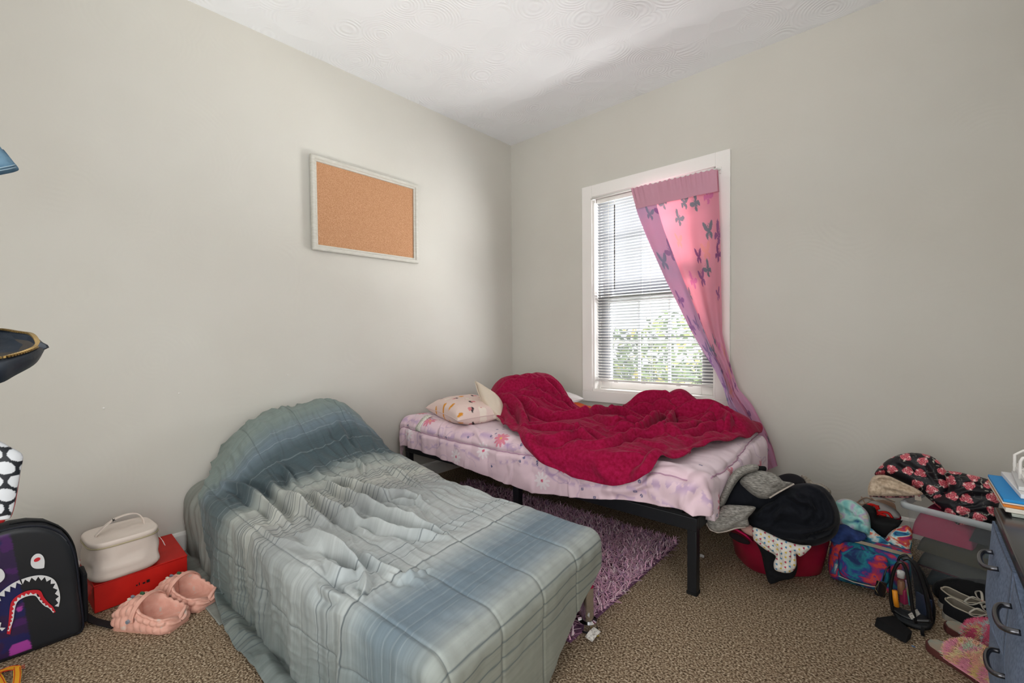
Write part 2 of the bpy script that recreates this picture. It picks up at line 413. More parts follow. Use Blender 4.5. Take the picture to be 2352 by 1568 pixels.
baseboard('baseboard_left', (0, YF, 0), (0, 0, 0), (1, 0, 0)); baseboard('baseboard_back', (0, 0, 0), (XR, 0, 0), (0, -1, 0))
baseboard('baseboard_right', (XR, -2.65, 0), (XR, 0, 0), (-1, 0, 0))
# ------------------------------------------------------------------ window
win = tag(thing('window_1', 'white painted double-hung window with divided panes behind the mini blind', 'window', (1.285, 0, .6)), kind='structure')
def wpart(name, mb, mat=m_trim, **k):
    o = mb.build(name, mat, win, **k); o['kind'] = 'structure'; return o
cs = MB(); cw = .088
skbox(cs, WX0-cw, WX0, -.020, 0, WZ0, WZ1+cw); skbox(cs, WX1, WX1+cw, -.022, 0, WZ0, WZ1+cw); skbox(cs, WX0, WX1, -.020, 0, WZ1, WZ1+cw)
skbox(cs, WX0-cw, WX1+cw, -.022, 0, WZ0-.082, WZ0)
wpart('casing', cs, bevel=.003)
jb = MB(); skbox(jb, WX0-.005, WX0+.016, -.008, .14, WZ0, WZ1); skbox(jb, WX1-.016, WX1+.005, -.008, .14, WZ0, WZ1)
skbox(jb, WX0, WX1, -.008, .14, WZ1-.016, WZ1+.005); skbox(jb, WX0, WX1, -.012, .14, WZ0-.004, WZ0+.016)
skbox(jb, WX0+.016, WX0+.034, .058, .14, WZ0, WZ1); skbox(jb, WX1-.034, WX1-.016, .058, .14, WZ0, WZ1)
wpart('jamb', jb, bevel=.002)
m_glass = M('window_glass', '#ffffff', .03, spec=.5, transp=.93)
def sash(name, z0, z1, y0, st, bot, top):
    mb = MB(); x0, x1 = WX0+.03, WX1-.03
    skbox(mb, x0, x0+st, y0, y0+.035, z0, z1); skbox(mb, x1-st, x1, y0, y0+.035, z0, z1)
    skbox(mb, x0+st, x1-st, y0, y0+.035, z0, z0+bot); skbox(mb, x0+st, x1-st, y0, y0+.035, z1-top, z1)
    s = wpart(name, mb, bevel=.004)
    gx0, gx1, gz0, gz1 = x0+st, x1-st, z0+bot, z1-top
    g = MB(); wm = .018
    for k in (1, 2):
        c = gx0+(gx1-gx0)*k/3; skbox(g, c-wm/2, c+wm/2, y0+.012, y0+.022, gz0, gz1)
    c = (gz0+gz1)/2; skbox(g, gx0, gx1, y0+.0125, y0+.0215, c-wm/2, c+wm/2)
    q = g.build('grille', m_trim, s); q['kind'] = 'structure'
    p = MB(); skbox(p, gx0-.003, gx1+.003, y0+.014, y0+.018, gz0-.003, gz1+.003)
    q2 = p.build('pane', m_glass, s); q2['kind'] = 'structure'
sash('lower_sash', WZ0+.016, 1.335, .066, .082, .055, .06)
sash('upper_sash', 1.275, WZ1-.016, .104, .075, .06, .07)
# outside: hedge and ground
m_leaf = M('hedge_leaf', '#4d6138', .55, vcol=True, transl=.35)
g = np.random.default_rng(3); nl = 9000
P = np.stack([g.uniform(-2.6, 4.2, nl), 2.2+g.uniform(0, .8, nl), g.uniform(-.6, 1.55, nl)], 1)
P[:, 2] = np.where(P[:, 2] > 1.25+.28*vnoise(P[:, 0]*2.2, P[:, 0]*0, 4), P[:, 2]-.9, P[:, 2])
Nn = g.normal(size=(nl, 3))*.8+np.array([0, -1.0, .5]); Nn /= np.linalg.norm(Nn, axis=1, keepdims=True)
A_ = np.cross(Nn, g.normal(size=(nl, 3))); A_ /= np.linalg.norm(A_, axis=1, keepdims=True); B_ = np.cross(Nn, A_)
sz = g.uniform(.025, .06, nl)[:, None]
V = np.stack([P-A_*sz*1.3, P+B_*sz*.6, P+A_*sz*1.3, P-B_*sz*.6], 1).reshape(-1, 3)
cc = np.array([lin(c) for c in ('#4f6236', '#384b27', '#6f7a3c', '#25331e', '#9a8d4c')])[g.choice(5, nl, p=[.3, .3, .16, .18, .06])]
tag(mesh_np('garden_hedge', V, np.arange(nl*4).reshape(-1, 4), m_leaf, None, False, np.repeat(cc, 4, 0)), 'leafy green hedge outside, seen between the blind slats', 'hedge', kind='stuff')
struct('yard_ground', MB().box(-6, 8, .16, 12, -.75, -.65), M('yard_grass', '#6f7a4c', .95, noise=(6, [(.3, '#55613a'), (.7, '#8d8d60')])))
# ------------------------------------------------------------------ mini blind
bl = thing('window_blind', 'white slatted mini blind lowered almost to the window sill', 'blind', (1.285, .03, .68))
m_slat = M('blind_slat', '#8d9096', .5); m_plas = M('white_plastic', '#eceae6', .35)
bx0, bx1 = WX0+.022, WX1-.022; by = .034
hb_ = MB(); skbox(hb_, bx0-.002, bx1+.002, by-.016, by+.016, WZ1-.046, WZ1-.018); hb_.build('head_rail', m_plas, bl, bevel=.003)
sl = MB(); zt, zb = WZ1-.056, .712; ns = 62; tl = math.radians(-27)
for i in range(ns):
    z = zt+(zb-zt)*i/(ns-1); pr_ = []
    for t in (-1, -.33, .33, 1):
        yy = by+.0122*t*math.cos(tl); zz = z+.0122*t*math.sin(tl)+.0016*(1-t*t); pr_.append((yy, zz))
    V = [(x, a, sk(x, b)) for x in (bx0, (bx0+bx1)/2, bx1) for a, b in pr_]
    sl.add(V, [(j*4+k, j*4+k+1, (j+1)*4+k+1, (j+1)*4+k) for j in range(2) for k in range(3)])
sl.build('slats', m_slat, bl, smooth=True)
br = MB(); skbox(br, bx0, bx1, by-.013, by+.013, .683, .697); br.build('bottom_rail', M('blind_rail', '#d3d1ce', .4), bl, bevel=.003)
co = MB()
for x in (bx0+.10, (bx0+bx1)/2, bx1-.12):
    for y in (by-.0135, by+.0135): co.tube([(x, y, sk(x, .69)), (x, y, sk(x, zt+.02))], .0009, 5)
co.build('ladder_cords', M('cord_white', '#dedad4', .8), bl)
tw = MB(); p0 = pl(1411.5, 470, 1, -.0); p1 = pl(1411.5, 664, 1, -.0)
tw.tube([p0, p1], .0042, 6); w_ = tw.build('tilt_wand', M('wand_dark', '#2b2523', .3), bl)
tag(w_, 'dark tilt wand')
tw2 = MB().tube([(p0[0], .012, sk(p0[0], WZ1-.04)), (p0[0], -.0, p0[2]+.003)], .0016, 5); tw2.build('wand_hook', m_plas, w_)
m_clip = M('clip_clear', '#f2f1ee', .2, transp=.25)
for x in (bx0+.075, bx0+.16, bx0+.38, bx1-.23, bx1-.15):
    cp = MB(); skbox(cp, x-.016, x+.016, by-.0155, by-.012, .679, .699); cp.build('rail_clip', m_clip, bl)
# ------------------------------------------------------------------ curtain rod + curtain
RY = -.072
ra, rb = pl(1358, 457, 1, RY), pl(1648, 387, 1, RY)
rod = thing('curtain_rod', 'thin white curtain rod across the top of the window', 'curtain rod', (ra+rb)/2)
MB().tube([ra, ra+(rb-ra)*.5, rb], .0065, 10).build('rod', m_plas, rod, smooth=True)
for e in (ra, rb):
    MB().tube([e, e+np.array([0, .020, 0]), e+np.array([0, .052, .004])], .0062, 8).build('rod_return', m_plas, rod, smooth=True)
    MB().box(e[0]-.009, e[0]+.009, -.030, -.0215, e[2]-.02, e[2]+.022).build('bracket', m_plas, rod, bevel=.002)
Lp = [(1452, 434), (1466, 490), (1483, 535), (1507, 590), (1532, 645), (1560, 700), (1590, 760), (1620, 812), (1645, 850), (1663, 890), (1672, 925), (1684, 960), (1703, 1000), (1728, 1050), (1748, 1085)]
Rp = [(1647, 389), (1651, 450), (1654, 510), (1656, 570), (1657, 620), (1658, 670), (1659, 720), (1660, 765), (1671, 810), (1682, 850), (1694, 890), (1728, 930), (1757, 985), (1776, 1030), (1786, 1070)]
nv, nu = 420, 170
vv = np.linspace(0, 14, nv)
cur = lambda pts: np.stack([np.interp(vv, np.arange(15), np.array([p[k] for p in pts], float)) for k in (0, 1)], 1)
def smooth1(a, k=15):
    ker = np.hanning(k+2)[1:-1]; ker /= ker.sum(); p = np.pad(a, ((k//2, k//2), (0, 0)), 'edge')
    p[:k//2] = 2*a[0]-a[k//2:0:-1]; p[-(k//2):] = 2*a[-1]-a[-2:-k//2-1:-1]
    return np.stack([np.convolve(p[:, i], ker, 'valid') for i in range(a.shape[1])], 1)
Lq, Rq = smooth1(cur(Lp)), smooth1(cur(Rp))
yv = -.084+np.interp(vv, [0, 1.5, 8, 10.5, 14], [0, .008, .0, -.004, .004])
LW = np.array([pl(a[0], a[1], 1, y) for a, y in zip(Lq, yv)]); RW = np.array([pl(a[0], a[1], 1, y) for a, y in zip(Rq, yv)])
U = np.linspace(0, 1, nu)[None, :]; VV = (vv/14)[:, None]
wid = np.linalg.norm(RW-LW, axis=1)[:, None]
fall = (1-sstep(.50, .75, VV))
hdr = np.exp(-(VV/.035)**2)
fold = .010*np.sin(2*np.pi*(3.2*U+.4*np.sin(3*VV)+.2))*(.35+.65*sstep(.02, .25, VV))*np.clip(wid/.25, .3, 1)
fold += hdr*.006*np.sin(2*np.pi*(13*U+.6*np.sin(9*U)))
fold += .012*np.sin(2*np.pi*(2.0*U+1.6*VV))*sstep(.45, .62, VV)
def curtain_sheet(u0, u1, off, nm, extra=None):
    u = u0(VV)+(u1(VV)-u0(VV))*U
    P = LW[:, None, :]*(1-u[..., None])+RW[:, None, :]*u[..., None]
    f_ = .010*np.sin(2*np.pi*(3.2*u+.4*np.sin(3*VV)+.2))*(.35+.65*sstep(.02, .25, VV))*np.clip(wid/.25, .3, 1)
    f_ += hdr*.005*np.sin(2*np.pi*(13*u+.6*np.sin(9*u))); f_ += .010*np.sin(2*np.pi*(2.0*u+1.6*VV))*sstep(.45, .62, VV)*(1-.6*sstep(.75, .95, VV))
    P[..., 1] += np.minimum(f_, .03)+off
    P[..., 2] += hdr*.004*np.sin(2*np.pi*(17*u))
    if extra is not None: P = P+extra(u)
    P[..., 1] = np.clip(P[..., 1], -.14, -.03)
    # printed cloth: pale pink with butterflies
    X = u*.75+.0*VV; Yc = VV*1.95
    c = np.ones(u.shape+(3,))*np.array(lin('#cf9aac'))
    c = mixc(c, '#caa3c8', .8*sstep(.35, .8, VV+0*u)*np.ones(u.shape))
    return P, X, Yc+0*u, c
WUP = [(0, .02), (.06, .22), (.30, .62), (.62, .92), (.98, .98), (1.02, .70), (.88, .36), (.60, .08), (.25, -.04)]
WLO = [(0, .0), (.30, -.04), (.62, -.14), (.72, -.38), (.60, -.66), (.38, -.82), (.24, -.62), (.10, -.30)]
def butterflies(X, Y, c, seed, n, colors, xr=.75, yr=1.95, s0=.030, s1=.050):
    g = np.random.default_rng(seed)
    pos = []
    for _ in range(n*30):
        p = (g.uniform(.02, xr-.02), g.uniform(.08, yr-.03))
        if all((p[0]-q[0])**2+(p[1]-q[1])**2 > .0085 for q in pos): pos.append(p)
        if len(pos) >= n: break
    for i, (bx, by_) in enumerate(pos):
        s = g.uniform(s0, s1); a = g.uniform(-.9, .9); col = colors[i % len(colors)]
        dx, dy = (X-bx)*1.25, Y-by_; m = np.hypot(dx, dy) < s*1.5
        if not m.any(): continue
        x = (dx[m]*math.cos(a)+dy[m]*math.sin(a))/s; y = (-dx[m]*math.sin(a)+dy[m]*math.cos(a))/s; y = -y
        ax = np.abs(x)*1.05
        mk = inpoly(ax, y, WUP) | inpoly(ax, y, WLO) | ((ax < .05) & (np.abs(y) < .5)) | (np.abs(ax-.22*(y-.3)*1.2-.02) < .025)*(y > .3)*(y < .8)
        cm = c[m]; cm[mk] = lin(col); c[m] = cm
    return c
m_curt = M('curtain_cloth', '#e7a9b4', .85, vcol=True, transl=.42, ttint=(1.35, .72, .72), bump=[(900, .15, .0006, 'weave')])
curt = thing('curtain', 'pink butterfly-print curtain swept aside and hanging down behind the bed', 'curtain', (rb[0], RY, rb[2]))
P_, X_, Y_, c_ = curtain_sheet(lambda v: 0*v, lambda v: 0*v+1, 0, 'a')
c_ = butterflies(X_, Y_, c_, 11, 46, ['#8a6390', '#6d7d88', '#c07aa8', '#cf9a98', '#7f5584', '#75808e'], s0=.042, s1=.066)
grid_obj('panel', P_, m_curt, curt, c_)
P_, X_, Y_, c_ = curtain_sheet(lambda v: .0*v-.004, lambda v: .27+.10*sstep(.1, .5, v), -.013, 'b')
c_ = mixc(c_, '#c9aed4', .75*np.ones(c_.shape[:2]))
c_ = butterflies(X_*.9+.1, Y_, c_, 5, 60, ['#9673a8', '#9580aa', '#8890aa'], s0=.042, s1=.062)
k_ = int(nv*.80)
m_hem = M('curtain_hem', '#c9aed4', .85, vcol=True, transl=.16, ttint=(1.2, .8, .9), bump=[(900, .15, .0006, 'weave')])
grid_obj('folded_hem', P_[:k_], m_hem, curt, c_[:k_])
P_, X_, Y_, c_ = curtain_sheet(lambda v: .0*v-.002, lambda v: 0*v+1.002, .012, 'c')
k_ = int(nv*.062)
m_hdr = M('curtain_header', '#cf9aac', .85, vcol=True, transl=.06, bump=[(900, .15, .0006, 'weave')])
grid_obj('rod_pocket', P_[:k_], m_hdr, curt, butterflies(X_, Y_, c_, 3, 60, ['#8c6aa0', '#5f8590'])[:k_])
P2 = P_[:k_].copy(); P2[..., 1] -= .030
grid_obj('rod_pocket', P2, m_hdr, curt, c_[:k_])
# ------------------------------------------------------------------ cork board
bd = thing('cork_board', 'rectangular cork board in a pale grey wooden frame hung on the left wall', 'board', (0.012, -1.43, 1.55))
q = [(-1.815, 2.118), (-1.043, 2.111), (-1.046, 1.555), (-1.813, 1.557)]
def inset(q, d):
    c = np.mean(q, axis=0); return [(a+(d if a < c[0] else -d), b+(d if b < c[1] else -d)) for a, b in q]
mb = MB(); prof = [(0, .012), (0, .030), (.006, .034), (.020, .034), (.026, .027), (.034, .026), (.036, .016)]
V = []
for d, x in prof:
    V += [(x, a, b) for a, b in inset(q, d)]
n_ = len(prof); mb.add(V, [(i*4+j, i*4+(j+1) % 4, (i+1)*4+(j+1) % 4, (i+1)*4+j) for i in range(n_-1) for j in range(4)])
fo = mb.build('frame', M('frame_wood', '#c9c7bd', .5, noise=(30, [(.3, '#c2c0b5'), (.7, '#d2d0c8')], 3, (1, 1, 8)), bump=[(60, .1, .002)]), bd)
ci = inset(q, .030); mb = MB(); mb.add([(.018, a, b) for a, b in ci]+[(.010, a, b) for a, b in ci], [(0, 1, 2, 3), (7, 6, 5, 4)]+[(i, i+4, (i+1) % 4+4, (i+1) % 4) for i in range(4)])
mb.build('cork_panel', M('cork', '#bd8d68', .9, noise=(220, [(.3, '#a97a56'), (.5, '#bb8b66'), (.7, '#cc9f7c')], 4), bump=[(200, .3, .002)]), bd)
for y_ in (-1.60, -1.30): MB().box(.001, .012, y_, y_+.04, 2.06, 2.10).build('hanger', m_plas, bd)
for px_, py_, lb in ((660, 861, 'tiny nail left in the wall under the cork board'), (238, 937, 'white screw anchor stuck in the wall above the white vanity case'), (411, 903, 'white screw anchor stuck in the wall above the grey-covered bed')):
    p = pl(px_, py_, 0, 0); tag(MB().lathe(p, [(.004, 0), (.004, .004), (.002, .006)], 8, np.array([[0, 0, 1.], [0, 1, 0], [1, 0, 0]])).build('wall_nail', m_plas), lb, 'nail')

# ------------------------------------------------------------------ unseen uplighter added behind the camera to brighten the ceiling
fl = thing('floor_lamp', 'unseen low uplighter added behind the camera as fill light', 'lamp', (3.10, -3.25, 0))
MB().lathe((3.10, -3.25, 0), [(.14, 0), (.14, .018), (.03, .03), (.02, .032)], 28).build('base', m_plas, fl, smooth=True)
MB().tube([(3.10, -3.25, .02), (3.10, -3.25, .78)], .012, 10).build('pole', m_plas, fl, smooth=True)
MB().lathe((3.10, -3.25, .78), [(.03, 0), (.10, .06), (.15, .14), (.148, .14), (.098, .062), (.02, .006)], 32).build('shade', m_plas, fl, smooth=True)
ll = bpy.data.lights.new('fill_spot', 'SPOT'); ll.energy = 95; ll.color = (1.0, 0.985, 0.97); ll.spot_size = math.radians(88); ll.spot_blend = .75; ll.shadow_soft_size = .07
lo_ = bpy.data.objects.new('fill_spot', ll); COL.objects.link(lo_); lo_.parent = fl; lo_.location = (0, 0, .93)
lo_.rotation_euler = (Vector((2.2, -2.2, 2.72))-Vector((3.10, -3.25, .93))).to_track_quat('-Z', 'Y').to_euler()
# ================================================================== BEDS
m_black = M('black_metal', '#14161a', .45, spec=.4)
# ---- black metal bed by the window
bf = thing('bed_frame', 'low black metal platform bed frame under the pink comforter by the window', 'bed', (1.06, -.72, 0))
FX0, FX1, FY0, FY1, FZ = .12, 2.055, -1.245, -.20, .315
for x in (FX0+.02, 1.10, FX1-.02):
    for y in (FY0+.02, FY1-.02):
        MB().box(x-.019, x+.019, y-.019, y+.019, .008, FZ-.005).build('leg', m_black, bf, bevel=.003)
        bf.children[-1]
        MB().box(x-.0205, x+.0205, y-.0205, y+.0205, 0, .012).build('foot_cap', M('foot_rubber', '#0c0c0d', .8), [c for c in bf.children if c.name.startswith('leg')][-1])
for y in (FY0, FY1-.03): MB().box(FX0, FX1, y, y+.03, FZ-.055, FZ).build('side_rail', m_black, bf, bevel=.003)
for x in (FX0, FX1-.03): MB().box(x, x+.03, FY0+.03, FY1-.03, FZ-.055, FZ).build('end_rail', m_black, bf, bevel=.003)
MB().box(FX0+.03, FX1-.03, -.74, -.70, FZ-.055, FZ-.012).build('centre_rail', m_black, bf)
for k in range(10):
    x = FX0+.12+k*.188; MB().box(x, x+.05, FY0+.03, FY1-.03, FZ-.014, FZ-.002).build('slat', m_black, bf)
matt = MB().box(.075, 2.03, -1.215, -.135, FZ+.002, .482).build('mattress', M('mattress_ticking', '#e8e6e6', .9, bump=[(40, .15, .004)]), None, bevel=.05, seg=4)
tag(matt, 'white mattress on the black metal frame, its edge showing below the window', 'mattress')
# ---- wrap mapping (cloth laid over a box)
def wrap(S, T, x0, x1, y0, y1, z, r, floor=None):
    ex = np.where(S > x1-r, S-(x1-r), np.where(S < x0+r, S-(x0+r), 0.)); ey = np.where(T > y1-r, T-(y1-r), np.where(T < y0+r, T-(y0+r), 0.))
    e = np.hypot(ex, ey); dx, dy = np.where(e > 0, ex/np.maximum(e, 1e-9), 0), np.where(e > 0, ey/np.maximum(e, 1e-9), 0)
    a = np.minimum(e/r, np.pi/2); rest = np.maximum(e-r*np.pi/2, 0)
    out = r*np.sin(a); down = r*(1-np.cos(a))+rest
    zz = z-down
    if floor is not None:
        ov = np.maximum(floor-zz, 0); out = out+ov; zz = np.maximum(zz, floor)
    return np.stack([np.clip(S, x0+r, x1-r)+dx*out, np.clip(T, y0+r, y1-r)+dy*out, zz], -1), down
# ---- pink comforter
def pink_base(S, T):
    P, dn = wrap(S, T, .055, 2.085, -1.265, -.17, .497, .085)
    return P, dn
ns_, nt_ = 520, 330
S = np.linspace(-.10, 2.25, ns_)[:, None]+np.zeros((1, nt_)); T = np.linspace(0, 1, nt_)[None, :]+np.zeros((ns_, 1))
# the front hem hangs unevenly (lower in the middle), the back edge is pulled forward
hem = np.interp(S[:, :1], [-.1, .2, .65, 1.0, 1.24, 1.52, 1.75, 1.9, 2.05, 2.31], [-1.42, -1.415, -1.445, -1.475, -1.485, -1.445, -1.40, -1.385, -1.365, -1.33])
back = np.interp(S[:, :1], [-.1, .7, .95, 1.25, 1.35, 2.31], [-.10, -.10, -.33, -.33, -.13, -.12])
T = hem+(back-hem)*T
exx, eyy = np.maximum(S-2.0, 0), np.minimum(T+1.18, 0); e2 = np.hypot(exx, eyy); kk = np.where((exx > 0) & (eyy < 0) & (e2 > .20), .20/np.maximum(e2, 1e-6), 1.0)
S0, T00 = S, T; S = np.where(kk < 1, 2.0+exx*kk, S); T = np.where(kk < 1, -1.18+eyy*kk, T)
P, dn = pink_base(S, T); Nn = grid_normals(P); Nn *= np.where(Nn[..., 2:] < -.2, -1, 1)
if Nn[ns_//2, nt_//2, 2] < 0: Nn = -Nn
tl_ = T
front = sstep(-1.15, -1.26, T); endr = sstep(2.0, 2.1, S)
puffy = .012*fbm(S*5, T*7, 3, 3)+.020*np.abs(np.sin(np.pi*(S*6.5+.25*vnoise(T*6, S*3, 8))))*front*(.4+.6*vnoise(S*3, T*0, 2)**2)
puffy += .016*np.maximum(0, vnoise(S*22+3*vnoise(S*3, T*3, 9), T*4, 5))*front*(.45+.55*sstep(-1.29, -1.36, T)) + .014*np.abs(np.sin(np.pi*(T*6+.3)))*endr
seam_t = -1.285-.03*np.sin(S*2.2)
ds = np.abs(T-seam_t); puffy -= .012*np.exp(-(ds/.012)**2)*sstep(-.05, .1, S)*sstep(2.12, 2.0, S)
ds2 = np.abs(S-(2.075+.02*np.sin(T*5))); puffy -= .010*np.exp(-(ds2/.012)**2)*sstep(-1.2, -1.0, T)
puffy += ridges(S, T, [([(1.55, -1.36), (1.72, -1.30), (1.80, -1.2)], .02, .012), ([(1.6, -1.38), (1.8, -1.34), (1.95, -1.22)], .02, .014), ([(1.7, -1.15), (1.85, -1.2), (2.0, -1.15)], .03, .008), ([(2.12, -1.1), (2.05, -1.25), (2.0, -1.38)], .03, .018), ([(.6, -1.12), (.75, -1.2), (.9, -1.3)], .02, .008), ([(.45, -1.15), (.5, -1.25), (.52, -1.36)], .02, .010), ([(.3, -1.15), (.33, -1.25), (.30, -1.36)], .02, .010)], 4)
corner = np.exp(-(((S-2.13)/.13)**2+((T+1.36)/.13)**2))
puffy += .03*corner*(1+.6*np.sin(30*(S+T)))
P = P+Nn*puffy[..., None]; P[..., 2] -= .0*corner
P[..., 0] = np.maximum(P[..., 0], .012)
c = np.ones(S.shape+(3,))*np.array(lin('#e3c8d2')); c = mixc(c, '#e9dbe3', .6*sstep(-1.24, -1.16, T)); 
v1 = fbm(S*9, T*9, 2, 21); c = mixc(c, '#9d7cb0', .5*np.exp(-(v1/.022)**2)*(vnoise(S*2.5, T*2.5, 3) > -.25))
v2 = np.abs(T-(-1.27+.03*np.sin(S*9))); c = mixc(c, '#9c7ab4', .5*np.exp(-(v2/.018)**2)*(fbm(S*40, T*40, 2, 7) > 0.05))
v3 = np.abs(T-(-1.36+.025*np.sin(S*11+1))); c = mixc(c, '#9c7ab4', .45*np.exp(-(v3/.010)**2)*(fbm(S*45, T*45, 2, 9) > 0.0))
fl_ = [(.36, -1.22, 0), (.20, -1.33, 1), (.66, -1.40, 1), (1.0, -1.245, 0), (.88, -1.33, 1), (1.42, -1.30, 0), (1.3, -1.41, 1), (2.20, -1.10, 0), (2.19, -.72, 0), (2.2, -.45, 0), (.13, -1.12, 0), (2.14, -.9, 0), (1.66, -1.10, 1), (1.85, -.98, 1)]
for fx, fy, k in fl_:
    dx, dy = S-fx, T-fy; r = np.hypot(dx, dy); th = np.arctan2(dy, dx); R0 = .048
    pet = (r < R0*(.45+.55*np.abs(np.cos(th*5+fx*9)))).astype(float)
    c = mixc(c, '#d86f87' if k == 0 else '#eee4e8', .85*pet); c = mixc(c, '#e3b868' if k == 0 else '#cf5f7c', (r < .008).astype(float))
gd = np.random.default_rng(5)
for _ in range(46):
    fx, fy = gd.uniform(.05, 2.25), gd.uniform(-1.42, -1.05); r = np.hypot(S-fx, T-fy); c = mixc(c, '#5d5f86', (np.abs(r-.0045) < .0026).astype(float))
m_pink = M('comforter_print', '#dcc0cb', .9, vcol=True, bump=[(700, .12, .0006, 'weave'), (30, .10, .004)], sheen=.15)
pc = thing('pink_comforter', 'pale pink comforter with pink daisies covering the black metal bed', 'comforter', (1.07, -.7, .3))
solid(grid_obj('quilt', P, m_pink, pc, c), .014)
piping = []
for s_ in np.linspace(.03, 2.02, 90):
    tt = -1.285-.03*math.sin(s_*2.2); i = np.argmin(np.abs(S[:, 0]-s_)); j = np.argmin(np.abs(T[i]-tt)); piping.append(P[i, j]+Nn[i, j]*.001)
MB().tube(piping, .0030, 6).build('piping', M('piping_pink', '#b58fa6', .8), pc, smooth=True)
piping = []
for t_ in np.linspace(-1.20, -.25, 50):
    ss = 2.075+.02*math.sin(t_*5); i = np.argmin(np.abs(S[:, 0]-ss)); j = np.argmin(np.abs(T[i]-t_)); piping.append(P[i, j]+Nn[i, j]*.001)
MB().tube(piping, .0030, 6).build('piping', bpy.data.materials['piping_pink'], pc, smooth=True)
# care tag
ct = []
for k in range(9):
    t_ = -1.165-k*.017; i = np.argmin(np.abs(S[:, 0]-.30)); j = np.argmin(np.abs(T[i]-t_)); ct.append(P[i, j]+Nn[i, j]*(.012+.003*math.sin(k)))
ctb = MB(); ctb.band(ct, [np.array([1, .1*math.sin(k), 0]) for k in range(9)], .050, .0012)
tag(ctb.build('care_tag', M('care_tag_cloth', '#dedbd0', .8, noise=(150, [(.40, '#b9b6ac'), (.5, '#e2dfd5')], 3, (.6, 1, 3))), pc, smooth=True), 'off-white printed care tag')
# ---- pillows
def pillow(name, label, mat, c, L, Wd, Th, rz, rx=0, ry=0, colf=None, n=80, pinch=.10, seed=0, cat='pillow'):
    th = thing(name, label, cat, c)
    u = np.linspace(-1, 1, n); U_, V_ = np.meshgrid(u, u, indexing='ij')
    k = (1-np.abs(U_)**2.6)*(1-np.abs(V_)**2.6); hgt = np.clip(k, 0, 1)**.42
    sx = 1-pinch*(1-np.abs(V_)**2)*0-.06*(np.abs(V_)**4)*0
    X = U_*L/2*(1-.07*(1-V_**2)*np.abs(U_)**6+.02*np.abs(V_)**8); Y = V_*Wd/2*(1-.08*(1-U_**2)*np.abs(V_)**6+.02*np.abs(U_)**8)
    fo_ = .008*fbm(X*12, Y*12, 3, seed)+.010*np.maximum(0, vnoise(X*30, Y*30, seed+4))*sstep(.6, .95, np.maximum(np.abs(U_), np.abs(V_)))
    R_ = np.array((Matrix.Rotation(rz, 3, 'Z') @ Matrix.Rotation(rx, 3, 'X') @ Matrix.Rotation(ry, 3, 'Y')))
    for top in (1, -1):
        Z = top*hgt*Th/2*(1 if top > 0 else .75)+fo_*hgt
        P_ = np.stack([X, Y, Z], -1) @ R_.T + np.array(c)
        cols = colf(X, Y) if colf else None
        if top > 0: VT, CT = P_, cols
        else: VB, CB = P_, cols
    f1 = grid_faces(n, n); f2 = f1[:, ::-1]+n*n
    cc_ = None if colf is None else np.vstack([CT.reshape(-1, 3), CB.reshape(-1, 3)])
    mesh_np('cover', np.vstack([VT.reshape(-1, 3), VB.reshape(-1, 3)]), np.vstack([f1, f2]), mat, th, True, cc_)
    edge_ = np.concatenate([VT[:, 0], VT[-1, :], VT[::-1, -1], VT[0, ::-1]])[::3]
    MB().tube(list(edge_), .003, 5, closed=True).build('seam', mat if colf is None else M('pillow_seam', '#dcc3bd', .85), th, smooth=True)
    return th
def pil_print(X, Y):
    c = np.ones(X.shape+(3,))*np.array(lin('#e6cfc7')); g = np.random.default_rng(12)
    spots = []
    for _ in range(600):
        p = (g.uniform(-.28, .28), g.uniform(-.19, .19))
        if all((p[0]-q[0])**2+(p[1]-q[1])**2 > .0055 for q in spots): spots.append(p)
    for i, (a, b) in enumerate(spots):
        r = np.hypot((X-a)*(1+.2*math.sin(i)), Y-b); th = np.arctan2(Y-b, X-a)
        if i % 3 == 0: c = mixc(c, '#dd9430', (r < .017*(1+.2*np.cos(th*2+i))).astype(float))
        elif i % 3 == 1:
            c = mixc(c, '#d9868a', (r < .015*(1+.2*np.cos(th*2+i))).astype(float)); c = mixc(c, '#3a3238', ((r < .026) & (r > .012) & (np.sin(th+i) > .45)).astype(float))
        else: c = mixc(c, '#efe3d6', (r < .024*(1+.25*np.cos(th*3+i))).astype(float)); c = mixc(c, '#cf6f7c', ((r > .014) & (r < .019) & (np.sin(th*2+i) > .5)).astype(float))
    return c
pillow('print_pillow', 'pale pink pillow printed with orange and pink spots at the head of the window bed', M('pillow_print', '#e6cfc7', .85, vcol=True, bump=[(700, .1, .0006, 'weave'), (25, .12, .005)]), (.47, -1.00, .545), .55, .37, .18, math.radians(-19), math.radians(2), colf=pil_print, seed=3)
sp_ = thing('satin_pillow', 'plain cream satin pillow propped on the pink print pillow', 'pillow', at(1130, 925, 2.9))
m_sat = M('satin_cream', '#d3c5b2', .42, sheen=.2, spec=.5, bump=[(14, .25, .01)])
puff('cover', [(1091, 876), (1100, 879), (1120, 891), (1140, 905), (1153, 922), (1158, 945), (1157, 968), (1153, 973), (1148, 967), (1138, 961), (1121, 945), (1107, 923), (1097, 898)], 2.93, m_sat, sp_, hf=.05, hb=.07, h=.007, fold=.004, fs=14, seed=8, tilt=.35)
MB().tube([at(x, y, 2.92) for x, y in ((1091, 876), (1097, 898), (1107, 923), (1121, 945), (1138, 961), (1152, 969))], .003, 6).build('seam', m_sat, sp_, smooth=True)
pillow('flat_pillow', 'white pillow corner poking out behind the red blanket in the corner', M('pillow_white', '#ebe6e4', .85, bump=[(25, .12, .005)]), (.53, -.30, .55), .60, .30, .14, math.radians(4), seed=14)
